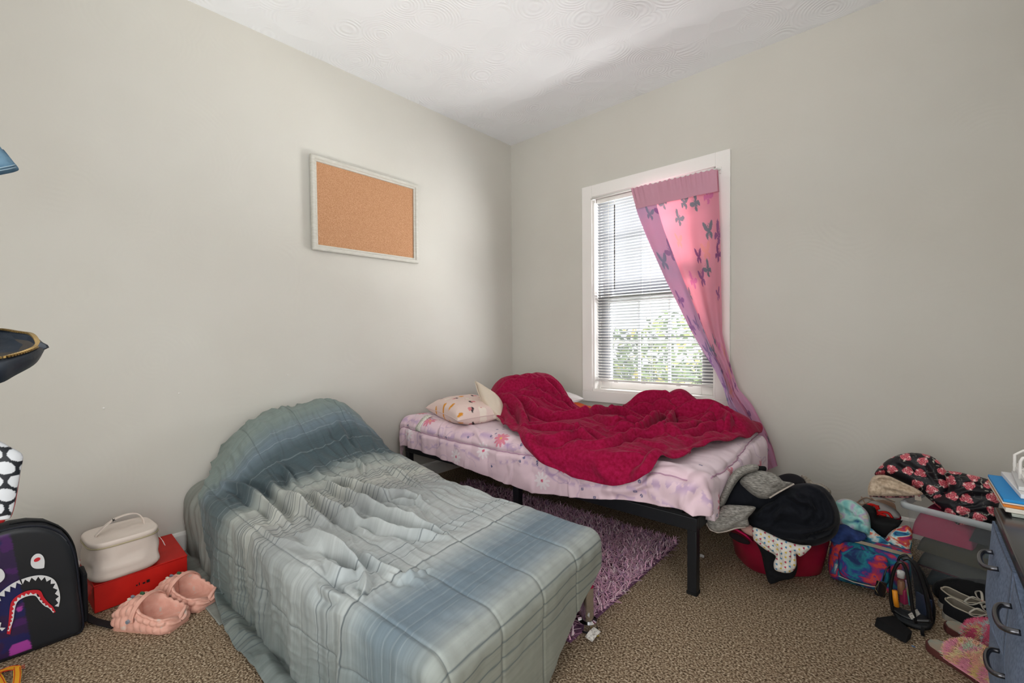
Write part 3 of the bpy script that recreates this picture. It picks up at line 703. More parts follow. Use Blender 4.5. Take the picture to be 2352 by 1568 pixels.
# ---- red blanket
def zb(x, y):
    """height of the blanket's lie over the bed plane"""
    d1, _ = segdist(x, y, [(.52, -.72), (.64, -.42)])
    dirf = np.where(y < -.55, 1.0, 1.0)
    z = .225*np.exp(-(d1/(.27*dirf))**2)
    d2, _ = segdist(x, y, [(1.26, -.24), (1.58, -.25)]); z = z+.105*np.exp(-(d2/.12)**2)
    d3, _ = segdist(x, y, [(1.66, -.30), (1.99, -.40)]); z = z+.095*np.exp(-(d3/.13)**2)
    d4, _ = segdist(x, y, [(.85, -.75), (1.5, -.8), (1.85, -.75)]); z = z+.022*np.exp(-(d4/.16)**2)
    return z
def hit(px, py, hf, z0):
    r = ray(px, py); ts = np.linspace(.6, 5, 3000); Q = CAM+ts[:, None]*r
    below = Q[:, 2] < z0+hf(Q[:, 0], Q[:, 1]); k = np.argmax(below); return (Q[k, 0], Q[k, 1])
bnd = [(.83, -1.06), (.66, -.95), (.47, -.80), (.33, -.66), (.32, -.50), (.42, -.36), (.60, -.32), (.76, -.37), (.88, -.45), (1.0, -.50), (1.16, -.47), (1.26, -.32), (1.37, -.15), (1.6, -.13), (1.85, -.14), (2.03, -.18), (2.07, -.32), (2.06, -.48), (2.035, -.62), (2.0, -.80), (1.96, -.93), (1.95, -1.03), (1.965, -1.10), (1.91, -1.20), (1.87, -1.30), (1.755, -1.375), (1.53, -1.395), (1.356, -1.36), (1.2, -1.29), (1.06, -1.20), (.93, -1.13)]
bq = np.array(spline(bnd, 26)); nb = len(bq); ctr = np.array([1.25, -.70]); nr = 300
rr = np.linspace(0, 1, nr)[:, None, None]**.85
ST = ctr+(bq[None]-ctr)*rr
S, T = ST[..., 0], ST[..., 1]
P, dn = wrap(S, T, .05, 2.09, -1.296, -.10, .519, .085)
e_ = 1e-3
Pa, _ = wrap(S+e_, T, .05, 2.09, -1.296, -.10, .519, .085); Pb, _ = wrap(S, T+e_, .05, 2.09, -1.296, -.10, .519, .085)
Nn = np.cross(Pa-P, Pb-P); Nn /= np.maximum(np.linalg.norm(Nn, axis=-1, keepdims=True), 1e-12)
p3 = lambda L: [hit(920+a/2.673, 830+b/2.673, zb, .53) for a, b in L]
RL = [([(620, 180), (680, 250), (740, 330), (760, 400)], .022, .026), ([(700, 210), (780, 260), (860, 330), (980, 340)], .02, .026), ([(640, 260), (650, 330), (700, 390)], .018, .022),
      ([(760, 400), (900, 420), (1050, 440), (1130, 480)], .016, .022), ([(750, 420), (860, 520), (1000, 560), (1060, 640)], .022, .026), ([(860, 330), (950, 350), (1100, 350), (1240, 340), (1350, 330), (1450, 350), (1560, 385)], .022, .028),
      ([(1180, 350), (1290, 400), (1400, 400), (1520, 390)], .018, .024), ([(800, 450), (960, 480), (1100, 470), (1200, 500)], .018, .022), ([(1000, 470), (1130, 450), (1280, 500)], .016, .018),
      ([(1100, 500), (1250, 520), (1420, 480), (1600, 450), (1750, 420), (1900, 350), (2000, 300)], .024, .026), ([(1450, 440), (1560, 390), (1640, 330)], .016, .03), ([(1650, 320), (1668, 380), (1600, 430)], .016, .03),
      ([(1690, 330), (1760, 300), (1900, 285), (2030, 300)], .024, .024), ([(1560, 470), (1750, 440), (1900, 420), (2000, 400), (2030, 330)], .022, .026), ([(1250, 690), (1400, 620), (1560, 590), (1720, 560)], .03, .024),
      ([(1380, 300), (1480, 250), (1600, 240), (1680, 250)], .024, .030), ([(1400, 310), (1540, 300), (1700, 270)], .02, .026), ([(600, 150), (720, 130), (850, 140), (940, 190), (1000, 260)], .024, .022),
      ([(760, 190), (900, 230), (980, 280), (1060, 320)], .018, .022), ([(1300, 430), (1400, 430), (1500, 440)], .014, .022), ([(640, 400), (720, 470), (820, 560), (900, 600)], .024, .024),
      ([(1750, 560), (1900, 500), (2050, 460)], .028, .02), ([(830, 640), (960, 660), (1120, 690)], .03, .014), ([(1000, 600), (1200, 640), (1300, 620)], .028, .018), ([(900, 110), (980, 200), (1050, 290)], .014, .018), ([(1560, 300), (1640, 290), (1720, 330)], .014, .018), ([(1850, 330), (1950, 320), (2010, 370), (2000, 430)], .018, .022)]
hgt = zb(S, T)
w1 = 1-sstep(.02, .10, dn)
rd = ridges(S, T, [(p3(l), w*1.0, h*1.9) for l, w, h in RL], 2)
wx = S+.05*fbm(S*6, T*6, 2, 31); wy = T+.05*fbm(S*6, T*6, 2, 41)
ra_ = .30; wu, wv_ = wx*math.cos(ra_)-wy*math.sin(ra_), wx*math.sin(ra_)+wy*math.cos(ra_)
fine = .021*(1-2.6*np.abs(fbm(wu*3.2, wv_*11, 2, 51)))*(.35+.65*sstep(-.3, .4, vnoise(S*2.6, T*2.6, 77)))+.0012*fbm(wx*20, wy*28, 2, 61)
edge = 1-rr[..., 0]; tap = 1-np.exp(-edge/.05)
disp = (rd+fine+.006)*(.25+.75*tap)
P[..., 2] += hgt*w1*(.15+.85*(1-np.exp(-edge/.09)))
P = P+Nn*disp[..., None]
P[..., 2] += .008*np.sin(np.linspace(0, 2*np.pi*23, nb))[None]*np.exp(-edge/.03)*w1
m_red = M('fleece_crimson', '#8c0f38', .95, noise=(70, [(.3, '#85102f'), (.7, '#a01a48')], 4), sheen=.25, bump=[(420, .3, .0012)], spec=.05)
f_ = grid_faces(nr, nb, True)
rb_ = mesh_np('red_blanket', P.reshape(-1, 3), f_, m_red)
tag(solid(rb_, .009), 'crumpled crimson fleece blanket spread over the pink comforter', 'blanket')
# orange cloth peeking out behind the blanket
g_ = np.linspace(0, 1, 60); A_, B_ = np.meshgrid(g_, g_, indexing='ij')
ox = .80+.40*A_; oy = -.56+.26*B_-.02*A_
oz = .520+.060*np.sin(np.pi*B_)*np.sin(np.pi*np.clip(A_*.9+.1, 0, 1))*(1-.6*A_)+.010*fbm(A_*6, B_*6, 3, 5)
tag(solid(grid_obj('orange_cloth', np.stack([ox, oy, oz], -1), M('orange_cloth', '#c8501c', .9, noise=(9, [(.35, '#b33f16'), (.65, '#d9682c')]), bump=[(60, .2, .004)])), .004), 'orange cloth peeking out from behind the red blanket', 'cloth')

# ================================================================== GREY-BLUE COVERED BED
BX1, BY0, BY1, BZ, BR = 1.90, -2.49, -1.60, .345, .06
def blue_h(x, y):
    d1, _ = segdist(x, y, [(.15, -2.10), (.18, -1.84)]); h = .288*np.exp(-(d1/.29)**2)
    d2, _ = segdist(x, y, [(.45, -2.1), (.9, -2.0)]); h = h+.045*np.exp(-(d2/.28)**2)
    d3, _ = segdist(x, y, [(.30, -1.78), (.66, -1.74)]); h = h+.050*np.exp(-(d3/.20)**2)
    return h
def blue_pos(S, T):
    P, dn = wrap(S, T, -.5, BX1, BY0, BY1, BZ, BR, .008)
    w = 1-sstep(.0, .30, dn)
    lat = sstep(-2.46, -2.26, P[..., 1])*(1-.45*sstep(-1.70, -1.54, P[..., 1]))
    h = blue_h(P[..., 0], P[..., 1])*w*(.25+.75*lat)
    P[..., 2] += h
    return P, dn
ns_, nt_ = 640, 560
tu = np.linspace(0, 1, nt_)[None, :]; su = np.linspace(0, 1, ns_)[:, None]
T0 = np.interp(su*2.2, [.03, .14, .30, .48, .62, .85], [-2.36, -2.40, -2.56, BY0-.30, BY0-.345, BY0-.385])
T = T0+(BY1+.10-T0)*tu**.94
S = .03+su*(BX1-.03+np.interp(T, [BY0-.4, BY0, -2.08, -1.92, -1.76, -1.66, BY1+.1], [.30, .335, .32, .23, .15, .11, .04]))
P, dn = blue_pos(S, T); Nn = grid_normals(P)
if Nn[ns_//2, nt_//2, 2] < 0: Nn = -Nn
c5 = lambda L: [hit(400+a/2.306, 900+b/2.306, blue_h, BZ) for a, b in L]
BL = [([(780, 480), (870, 530), (1000, 600), (1100, 640)], .020, .018), ([(740, 440), (900, 480), (1100, 560), (1250, 560), (1400, 640)], .022, .018), ([(920, 590), (1100, 640), (1250, 700), (1450, 760)], .022, .022),
      ([(800, 660), (1000, 700), (1150, 740), (1450, 780)], .020, .020), ([(720, 520), (790, 600), (900, 660), (1000, 740)], .022, .022), ([(1100, 400), (1200, 440), (1330, 520)], .016, .010), ([(1080, 560), (1200, 600), (1350, 580)], .014, .012),
      ([(640, 740), (800, 820), (900, 890), (960, 930)], .020, .018), ([(700, 750), (880, 860), (1000, 960)], .018, .016), ([(780, 890), (850, 960), (970, 940)], .016, .014), ([(975, 950), (985, 1010), (960, 1060)], .016, .014), ([(730, 980), (800, 1030), (850, 1050)], .016, .014),
      ([(960, 850), (1100, 930), (1300, 1000)], .02, .010), ([(1080, 950), (1200, 980), (1330, 930)], .014, .009), ([(500, 480), (620, 600), (700, 640)], .03, .022), ([(560, 500), (700, 640), (820, 720)], .022, .016),
      ([(260, 440), (400, 520), (520, 640), (600, 700)], .026, .022), ([(850, 140), (900, 250), (960, 330)], .03, .012), ([(940, 340), (1000, 400), (1010, 450)], .012, .009), ([(830, 380), (930, 400), (990, 380)], .014, .010), ([(520, 380), (600, 440), (640, 520)], .024, .014)]
rd = ridges(S, T, [(c5(l), w*.8, h*1.9) for l, w, h in BL], 5)
side = sstep(BY0+.02, BY0-.04, T); foot = sstep(BX1-.02, BX1+.05, S)
hang = .010*np.sin(2*np.pi*(S*4.2+.5*vnoise(S*2, T*2, 7)))*sstep(BY0, BY0-.25, T)+.014*vnoise(S*3.2, T*1.2, 13)*side+.007*vnoise(S*22+2*vnoise(S*3, T*3, 3), T*2.2, 4)*side
hang += .006*vnoise(T*7, S*2.5, 9)*foot
wx = S+.06*fbm(S*5, T*5, 2, 71); wy = T+.06*fbm(S*5, T*5, 2, 81)
fine = (.009*(1-2.4*np.abs(fbm(wx*4, wy*13, 2, 91)))+.0065*(1-2.4*np.abs(fbm(wx*7+2, wy*26, 2, 191))))*sstep(1.75, 1.2, S)*(1-.6*side)+.0025*fbm(S*22, T*22, 2, 95)
head = sstep(.5, .15, S)*sstep(-2.36, -2.2, T)*.014*(1-2*np.abs(fbm(S*5, T*7, 3, 44)))
quilt = np.zeros_like(S)
QT = [BY0-.12, BY0+.045, BY0+.245, BY0+.455, BY0+.665, BY0+.875]
for q in QT:
    qq = q+.010*np.sin(S*3+q*7); quilt -= .004*np.exp(-((T-qq)/.006)**2)
P = P+Nn*(rd*(1-.7*side)+hang+fine+head+quilt)[..., None]
# cloth pooled on the carpet beside the bed
pool = sstep(.03, .012, P[..., 2])
P[..., 2] = np.maximum(P[..., 2], .004)+pool*np.maximum(0, .030*np.exp(-((T-(BY0-.345))/.04)**2)+.018*vnoise(S*7, T*14, 6))
# the bed stands a little askew to the wall
P[..., 0] = P[..., 0]-.10*(P[..., 1]+2.05)*sstep(.3, 1.7, P[..., 0])
P[..., 0] = np.maximum(P[..., 0], .012)
# dyed bands of the comforter, along its length
g0 = lin('#8c948f')
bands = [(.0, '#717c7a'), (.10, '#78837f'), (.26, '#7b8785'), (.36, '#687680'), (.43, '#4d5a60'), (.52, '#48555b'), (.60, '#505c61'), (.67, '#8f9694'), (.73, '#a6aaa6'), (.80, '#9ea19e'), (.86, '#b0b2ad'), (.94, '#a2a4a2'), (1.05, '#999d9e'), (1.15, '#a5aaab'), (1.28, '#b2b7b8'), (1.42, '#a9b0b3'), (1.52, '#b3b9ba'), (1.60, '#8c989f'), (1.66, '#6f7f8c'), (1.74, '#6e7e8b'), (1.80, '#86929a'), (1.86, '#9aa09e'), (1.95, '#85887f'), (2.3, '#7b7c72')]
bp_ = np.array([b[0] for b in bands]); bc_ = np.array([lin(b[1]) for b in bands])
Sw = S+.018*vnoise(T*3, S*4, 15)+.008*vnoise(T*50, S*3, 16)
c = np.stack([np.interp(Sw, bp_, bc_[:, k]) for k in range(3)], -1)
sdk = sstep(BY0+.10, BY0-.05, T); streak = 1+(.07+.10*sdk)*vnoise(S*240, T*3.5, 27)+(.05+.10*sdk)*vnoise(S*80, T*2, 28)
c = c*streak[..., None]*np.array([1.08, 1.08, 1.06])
gs = sstep(BY0+.02, BY0-.30, T+.05*fbm(S*5, T*5, 2, 88)); c = mixc(c, '#666f6c', .45*sstep(BY0+.10, BY0-.06, T+.03*fbm(S*6, T*3, 2, 66))); c = mixc(c, '#56625f', .6*gs)  # side drape: shade away from the window mixed in, plus darker dye below
lines_d = [(.775, .0018), (.815, .0018), (.885, .002), (1.005, .0018), (1.45, .0016), (2.02, .0022), (.800, .0022), (.830, .0024), (.850, .0022), (.93, .0024), (.955, .0022), (.975, .0024), (1.40, .002), (1.53, .0034), (1.905, .0024), (1.945, .0022), (1.985, .0024), (.69, .0018), (1.03, .0016)]
lines_l = [(.33, .002), (.38, .002), (.47, .002), (.58, .0022), (1.635, .002), (1.655, .002), (1.70, .0018), (1.735, .002), (1.76, .0018), (.62, .002)]
Sl = S+.004*vnoise(T*9, S*2, 19)
for s0, w in lines_d: c = mixc(c, '#4c565c', .8*np.exp(-((Sl-s0)/w)**4))
for s0, w in lines_l: c = mixc(c, '#aab5b9', .3*np.exp(-((Sl-s0)/w)**4))
for q in QT:
    qq = q+.010*np.sin(S*3+q*7); c = mixc(c, '#4d565a', .6*np.exp(-((T-qq)/.0015)**4))
st_ = fbm(S*5, T*5, 2, 33); c = mixc(c, '#70706a', .3*sstep(.35, .6, st_)*foot)
m_blue = M('comforter_greyblue', '#8f9694', .95, vcol=True, sheen=.25, bump=[(600, .25, .001, 'weave'), (160, .15, .002)], spec=.12)
gb = thing('grey_comforter', 'striped grey-blue comforter draped over the bed nearest the camera down to the carpet', 'comforter', (1.0, -2.07, .2))
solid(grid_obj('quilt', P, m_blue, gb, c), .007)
# bed underneath with chrome legs
bb = thing('sofa_bed', 'low bed on chrome legs hidden under the striped grey comforter', 'bed', (1.0, -2.07, 0))
MB().box(.06, 1.80, BY0+.12, BY1-.06, .13, .30).build('base', M('bed_base', '#2d2d30', .9), bb, bevel=.03)
m_chrome = M('chrome', '#d8dade', .08, metal=1)
for x, y in ((1.825, -1.690), (1.70, -2.40), (.2, -1.75), (.2, -2.40)):
    l_ = MB().lathe((x, y, 0), [(.034, .006), (.034, .03), (.022, .034), (.022, .15), (.022, .152)], 24).build('leg', m_chrome, bb, smooth=True)
    l_.modifiers.new('es', 'EDGE_SPLIT')
    MB().lathe((x, y, 0), [(.036, 0), (.036, .006), (.03, .007)], 20).build('foot_pad', m_black, l_)
# sheet hanging at the wall end of the bed, not covered by the comforter
ns2, nt2 = 160, 140
S2 = np.linspace(.02, .80, ns2)[:, None]+np.zeros((1, nt2)); T2 = np.linspace(BY0-.345, -2.1, nt2)[None, :]+np.zeros((ns2, 1))
P, dn = wrap(S2, T2, -.5, BX1, BY0+.015, BY1, .335, .10, .012)
Nn = grid_normals(P); Nn = -Nn if Nn[5, -5, 2] < 0 else Nn
P = P+Nn*((.012*vnoise(S2*30+2*vnoise(S2*4, T2*4, 3), T2*3, 31)+.016*fbm(S2*8, T2*6, 2, 33))*sstep(BY0+.12, BY0-.02, T2)-.02*sstep(.3, .6, S2))[..., None]
P[..., 0] = np.maximum(P[..., 0], .014); P[..., 2] = np.maximum(P[..., 2], .006)
cc = np.ones(S2.shape+(3,))*np.array(lin('#878a84')); cc = cc*(1+.10*vnoise(S2*120, T2*4, 41)+.08*fbm(S2*10, T2*8, 2, 43))[..., None]
tag(solid(grid_obj('grey_sheet', P, M('sheet_grey', '#878a84', .9, vcol=True, bump=[(300, .15, .001)]), None, cc), .004), 'grey bedsheet bulging out at the wall end of the striped bed beside the red shoebox', 'bedsheet')
# ================================================================== SHAG RUG
rg = thing('shag_rug', 'pinkish purple shag rug on the carpet between the two beds', 'rug', (1.2, -1.3, 0))
RX0, RX1, RY0, RY1 = .35, 1.825, -1.80, -.845
MB().box(RX0, RX1, RY0, RY1, .001, .010).build('backing', M('rug_backing', '#6f4a66', .95), rg)
nt = 21000
P = np.stack([rng.uniform(RX0, RX1, nt), rng.uniform(RY0, RY1, nt), np.full(nt, .009)], 1)
P = P[np.hypot(P[:, 0]-1.84, P[:, 1]+1.70) > .06]; nt = len(P)
keep = (P[:, 0] > .9) | (rng.uniform(size=nt) < .5); P = P[keep]
Nn = np.tile([0, 0, 1.], (len(P), 1)); pal = np.array([lin(c) for c in ('#d8a6bd', '#c293b0', '#e6c4d2', '#eed9df', '#a581a6')])
cc = pal[rng.choice(5, len(P), p=[.34, .26, .20, .12, .08])]
V, Fq, C_ = blades(P, Nn, .036, .0075, lean=1.25, seg=3, seed=4, cols=cc)
V[:, 2] = np.maximum(V[:, 2], .004)
tag(mesh_np('pile', V, Fq, M('rug_shag', '#a77896', .8, vcol=True, sheen=.2), rg, True, C_), kind='stuff')
tg = [at(1337, 1467, 1), 0]
a_, b_ = pl(1372, 1445, 2, .032), pl(1352, 1468, 2, .018)
MB().band([a_, (a_+b_)/2+np.array([0, 0, .004]), b_], np.array([1, .3, 0]), .03, .001).build('rug_label', M('label_white', '#d9d5cc', .8, noise=(120, [(.4, '#a5a19a'), (.55, '#dcd8d0')])), rg)
# ================================================================== SHOES
def shoe_upper(L, Wd, hk, ok, zi, wk=None, nseg=90, na=26, flat=.008, bumps=None):
    """hk: (u,h) keys of the top line, ok: (u,half opening fraction) keys; returns a grid (n, m, 3), heel at x=0, toe at x=L"""
    u = (1-np.cos(np.linspace(0, np.pi, nseg)))/2
    wk = wk or [(0, .0), (.02, .42), (.07, .68), (.15, .80), (.3, .80), (.5, .86), (.68, 1.0), (.82, .92), (.92, .68), (.975, .38), (1, .0)]
    ip = lambda k: np.interp(u, [a for a, _ in k], [b for _, b in k])
    w = ip(wk)*Wd/2; h = ip(hk); o = ip(ok)*w
    k3 = np.array([.25, .5, .25])
    for _ in range(3):
        h = np.convolve(np.pad(h, 1, 'edge'), k3, 'valid'); o = np.convolve(np.pad(o, 1, 'edge'), k3, 'valid')
    rows = []
    a = np.linspace(0, np.pi/2, na)
    for i in range(nseg):
        zin = min(zi, h[i]*.6)
        oy = o[i]+(w[i]-o[i])*np.cos(a)**.75; oz = flat*0+h[i]*np.sin(a)**.85
        iy = o[i]*.96; inn = [(iy, h[i]-.004), (iy*.985, h[i]*.55+zin*.45), (iy*.95, zin+.002), (iy*.5, zin), (0, zin)]
        half = list(zip(oy, oz))+inn
        full = half+[(-y, z) for y, z in half[::-1][1:]]
        rows.append([(u[i]*L, y, z) for y, z in full])
    return np.array(rows)
def place(P, loc, ang):
    c, s = math.cos(ang), math.sin(ang); Q = P.copy()
    Q[..., 0] = loc[0]+P[..., 0]*c-P[..., 1]*s; Q[..., 1] = loc[1]+P[..., 0]*s+P[..., 1]*c; Q[..., 2] = loc[2]+P[..., 2]; return Q
# ---- pink bumpy foam clogs
m_clog = M('clog_foam', '#dda796', .65, bump=[(260, .35, .001, 'weave'), (140, .1, .001)], noise=(40, [(.3, '#d79f8e'), (.62, '#e2ae9d'), (.74, '#d3c3b8')], 3))
m_ins = M('clog_insole', '#b58a74', .8)
def clog(heel, ang, label):
    L, Wd = .264, .122
    t = thing('foam_clog', label, 'clog', (heel[0]+.14*math.cos(ang), heel[1]+.14*math.sin(ang), 0), group='pair of pink clogs')
    G = shoe_upper(L, Wd, [(0, .03), (.05, .050), (.2, .052), (.42, .068), (.55, .098), (.68, .094), (.85, .072), (1, .03)], [(0, 0), (.028, .0), (.045, .50), (.08, .76), (.2, .84), (.42, .86), (.54, .62), (.58, .0), (1, 0)], .022,
                   wk=[(0, 0), (.008, .40), (.03, .68), (.07, .84), (.14, .92), (.3, .92), (.5, .93), (.68, 1.0), (.82, .93), (.92, .72), (.975, .42), (1, 0)])
    n, m = G.shape[:2]; Nn = grid_normals(G); outer = np.zeros(m); outer[:25] = np.sin(np.pi*np.linspace(.12, .97, 25))**.4; outer[-25:] = outer[:25][::-1]
    cen = np.stack([np.clip(G[..., 0], .055, .20), 0*G[..., 0], np.full(G.shape[:2], .03)], -1); s_ = np.sign(((G-cen)*Nn).sum(-1)); s_[s_ == 0] = 1
    Nn = Nn*s_[..., None]
    # puffy bubbles all over the outside
    x, y, z = G[..., 0], G[..., 1], G[..., 2]; arc = np.arctan2(z, np.abs(y)+1e-4)*.055*np.where(y < 0, -1, 1)
    kk = np.concatenate([np.arange(26), np.zeros(m-52), np.arange(26)[::-1]])[None]/25.; row = np.floor(np.minimum(kk, .999)*3)
    b = np.abs(np.sin(np.pi*(x/.027+.5*row)))**.6*np.abs(np.sin(np.pi*3*kk))**.6
    G = G+Nn*(.0105*b*outer[None, :])[..., None]; G[..., 2] = np.maximum(G[..., 2], .001)
    Q = place(G, (heel[0], heel[1], 0), ang)
    grid_obj('upper', Q, m_clog, t)
    yy = np.interp(np.linspace(0, 1, 30), [0, .1, .3, .6, .8, .95, 1], [.3, .40, .44, .47, .5, .36, .25])*Wd*1.05; xx = np.linspace(.0, 1, 30)*L
    pts = [(a, b_) for a, b_ in zip(xx, yy)]+[(a, -b_) for a, b_ in zip(xx[::-1], yy[::-1])]
    V = np.array([(a, b_, z_) for z_ in (.0, .013) for a, b_ in pts]); k = len(pts)
    V = place(V, (heel[0], heel[1], 0), ang)
    mesh_np('sole', V, [tuple(range(k-1, -1, -1)), tuple(range(k, 2*k))]+[(i, (i+1) % k, (i+1) % k+k, i+k) for i in range(k)], M('clog_sole', '#c89683', .7), t, False)
    # heel strap folded forward over the instep
    th_ = np.linspace(-.05, np.pi+.05, 40); sp_ = np.stack([.50*L-.004*np.sin(th_), .068*np.cos(th_), .045+.066*np.sin(th_)], 1); sp_ = place(sp_, (heel[0], heel[1], 0), ang)
    MB().band(list(sp_), [np.array([math.cos(ang), math.sin(ang), .25])]*40, .016, .005).build('heel_strap', m_clog, t, bevel=.0015)
    for sgn in (1, -1):
        c0 = place(np.array([[.525*L, sgn*.073, .048]]), (heel[0], heel[1], 0), ang)[0]; ax_ = np.array([-math.sin(ang)*sgn, math.cos(ang)*sgn, 0])
        MB().tube([c0-ax_*.004, c0+ax_*.004], .0065, 14).build('strap_rivet', M('rivet', '#9fb0c4', .3, metal=.6), t, smooth=False)
    for q in range(3):
        c0 = place(np.array([[(.66+.08*q)*L, (.018 if q % 2 else -.012), .099-.009*q]]), (heel[0], heel[1], 0), ang)[0]
        MB().obox(c0, (.009, .003, 0), (-.002, .004, 0), (0, 0, .005)).build('charm', M('charm', ('#2e5a3c', '#d9cdbb', '#7d8796')[q], .5), t, bevel=.002)
    return t
clog((.692, -2.650), math.atan2(-.145, -.245), 'pink bumpy foam clog in front of the red box, nearer the striped backpack')
clog((.634, -2.542), math.atan2(-.110, -.26), 'pink bumpy foam clog touching the drape of the striped grey comforter')
# ================================================================== LEFT FLOOR ITEMS
sb = thing('shoebox', 'red cardboard shoebox on the carpet against the left wall', 'box', (.215, -2.70, 0))
m_redbox = M('red_card', '#c4180f', .55, noise=(14, [(.3, '#bf150d'), (.7, '#cc1f14')])); m_kraft = M('kraft_card', '#8f6a4c', .85)
bx = [(.032, -2.850), (.356, -2.843), (.338, -2.540), (.028, -2.528)]
def quadprism(mb, q4, z0, z1):
    V = [(x, y, z) for z in (z0, z1) for x, y in q4]; return mb.add(V, [(3, 2, 1, 0), (4, 5, 6, 7)]+[(i, (i+1) % 4, (i+1) % 4+4, i+4) for i in range(4)])
quadprism(MB(), bx, .002, .104).build('body', m_redbox, sb, bevel=.002)
cx_, cy_ = np.mean(bx, axis=0); lidq = [((x-cx_)*1.012+cx_, (y-cy_)*1.008+cy_) for x, y in bx]
quadprism(MB(), lidq, .104, .110).build('lid', m_redbox, sb, bevel=.002)
MB().add([(.352, -2.846, .105), (.30, -2.852, .105), (.315, -2.875, .055), (.365, -2.868, .045), (.353, -2.848, .104), (.301, -2.854, .104), (.316, -2.877, .054), (.366, -2.870, .044)],
         [(0, 1, 2, 3), (7, 6, 5, 4), (0, 3, 7, 4), (1, 5, 6, 2), (2, 6, 7, 3), (0, 4, 5, 1)]).build('flap', m_redbox, sb)
tx = MB()
for i, (w, hh) in enumerate(((.010, .011), (.004, .011), (.009, .006), (.003, .011), (.008, .006), (.010, .011))):
    y = -2.745+.0125*i; tx.box(.3475, .3485, y, y+w, .052, .052+hh)
o_ = tx.build('printed_text', M('print_black', '#1b0f0e', .7), sb); tag(o_, 'small dark print on the box front')
# ---- white vanity case
m_van = M('vanity_leather', '#ddd0c6', .45, bump=[(12, .22, .008), (300, .12, .0006)], spec=.45)
vc = thing('vanity_case', 'off-white soft vanity case with a top handle standing on the red shoebox', 'case', (.27, -2.745, .111))
vx, vy, va = .262, -2.748, math.radians(4)
def rrect(hx, hy, n=72, p=4.2):
    t = np.linspace(0, 2*np.pi, n, endpoint=False); c, s = np.cos(t), np.sin(t)
    return np.stack([hx*np.sign(c)*np.abs(c)**(2/p), hy*np.sign(s)*np.abs(s)**(2/p)], 1)
def ring(hx, hy, z, amp=0, seed=0):
    q = rrect(hx, hy); n = len(q); t = np.arange(n)/n*14
    q = q*(1+amp*vnoise(t, t*0+z*30, seed))[:, None]
    return np.stack([vx+q[:, 0]*math.cos(va)-q[:, 1]*math.sin(va), vy+q[:, 0]*math.sin(va)+q[:, 1]*math.cos(va), np.full(n, z)], 1)
rs = [ring(.085, .090, .112), ring(.098, .100, .114), ring(.106, .108, .122, .01), ring(.110, .112, .132, .04, 3), ring(.109, .112, .142, .06, 3), ring(.108, .111, .152, .07, 3), ring(.107, .110, .162, .07, 3), ring(.106, .110, .172, .06, 3), ring(.105, .110, .19, .05, 3), ring(.106, .110, .205, .04, 3), ring(.106, .110, .22, .025, 3), ring(.107, .110, .238), ring(.107, .110, .246)]
grid_obj('body', np.array(rs), m_van, vc, wrap=True)
lr = [ring(.107, .110, .250), ring(.109, .112, .254), ring(.109, .112, .264), ring(.105, .108, .269), ring(.100, .103, .2675), ring(.07, .075, .270), ring(.03, .035, .271), ring(.001, .001, .271)]
grid_obj('lid', np.array(lr), m_van, vc, wrap=True)
zp = ring(.1085, .1115, .2485); MB().tube(list(zp), .0028, 6, closed=True).build('zipper', M('zip_cream', '#b6ab8c', .5, metal=.2), vc, smooth=True)
hp = [(vx+.012, vy-.078, .268), (vx+.010, vy-.074, .276), (vx+.004, vy-.045, .302), (vx, vy-.01, .320), (vx-.004, vy+.03, .324), (vx-.008, vy+.058, .314), (vx-.010, vy+.074, .288), (vx-.010, vy+.077, .269)]
hp = spline(hp, 6, False)
MB().band(hp, [np.array([1, .1, .1])]*len(hp), .020, .004).build('handle', m_van, vc, bevel=.0015)
lg = MB(); k = np.array(hp[16]); tvec = np.array(hp[18])-np.array(hp[14]); tvec /= np.linalg.norm(tvec); nv_ = np.array([.95, 0, .3])
emb = [(-.009, -.003), (-.003, 0), (0, .008), (.002, .001), (.008, .003), (.003, -.002), (.006, -.008), (0, -.004), (-.006, -.008), (-.003, -.002)]
upv = np.cross(nv_, tvec); upv /= np.linalg.norm(upv)
lg.prism(emb, k+np.array([.0115, 0, .004]), tvec*.9, upv*.9, nv_, .0012)
tag(lg.build('emblem', M('print_dark', '#17120f', .6), vc), 'small black emblem on the handle')
MB().band([(vx+.05, vy+.118, .215), (vx+.053, vy+.128, .195), (vx+.055, vy+.134, .175)], np.array([1, 0, 0]), .028, .001).build('swing_tag', M('tag_white', '#efeeea', .6), vc)
# ---- backpack with the jaw graphic
BPX = .468
bpk = thing('backpack', 'black backpack with half purple camo front and toothed jaw print at the left edge', 'backpack', (.40, -3.03, 0))
oy = lambda z: -3.012-.098*z
def proj(P):
    d = np.array(P, float)-CAM; z = d@FW; return (W/2+F*(d@RT)/z, H/2-F*(d@UP)/z)
half = [(.0, .004), (.09, .003), (.122, .012), (.130, .05), (.134, .15), (.138, .25), (.134, .32), (.115, .375), (.08, .412), (.04, .428), (0, .432)]
outl = [(oy(z)+y, z) for y, z in half]+[(oy(z)-y, z) for y, z in half[::-1][1:-1]]
opx = [proj((BPX, a, b)) for a, b in outl]
def camo(a, b, d):
    # plane axes: a grows toward +y, b up
    yy, zz = a, b
    c = np.ones(a.shape+(3,))*np.array(lin('#161a20'))
    n1 = fbm(a*13, b*16, 2, 3); n2 = fbm(a*15+3, b*18, 2, 9); n3 = fbm(a*14+9, b*19, 2, 15)
    k = np.ones(a.shape+(3,))*np.array(lin('#2b1742')); k = mixc(k, '#151a52', (n2 > .12).astype(float)); k = mixc(k, '#43195a', (n3 > .15).astype(float)); k = mixc(k, '#a03d96', (n1 > .22).astype(float))
    m = (a < a_mid(b)) & (d > .012)
    return np.where(m[..., None], k, c)
_cx, _cy = np.mean(spline(opx, 5), axis=0); P0_ = pl(_cx, _cy, 0, BPX)
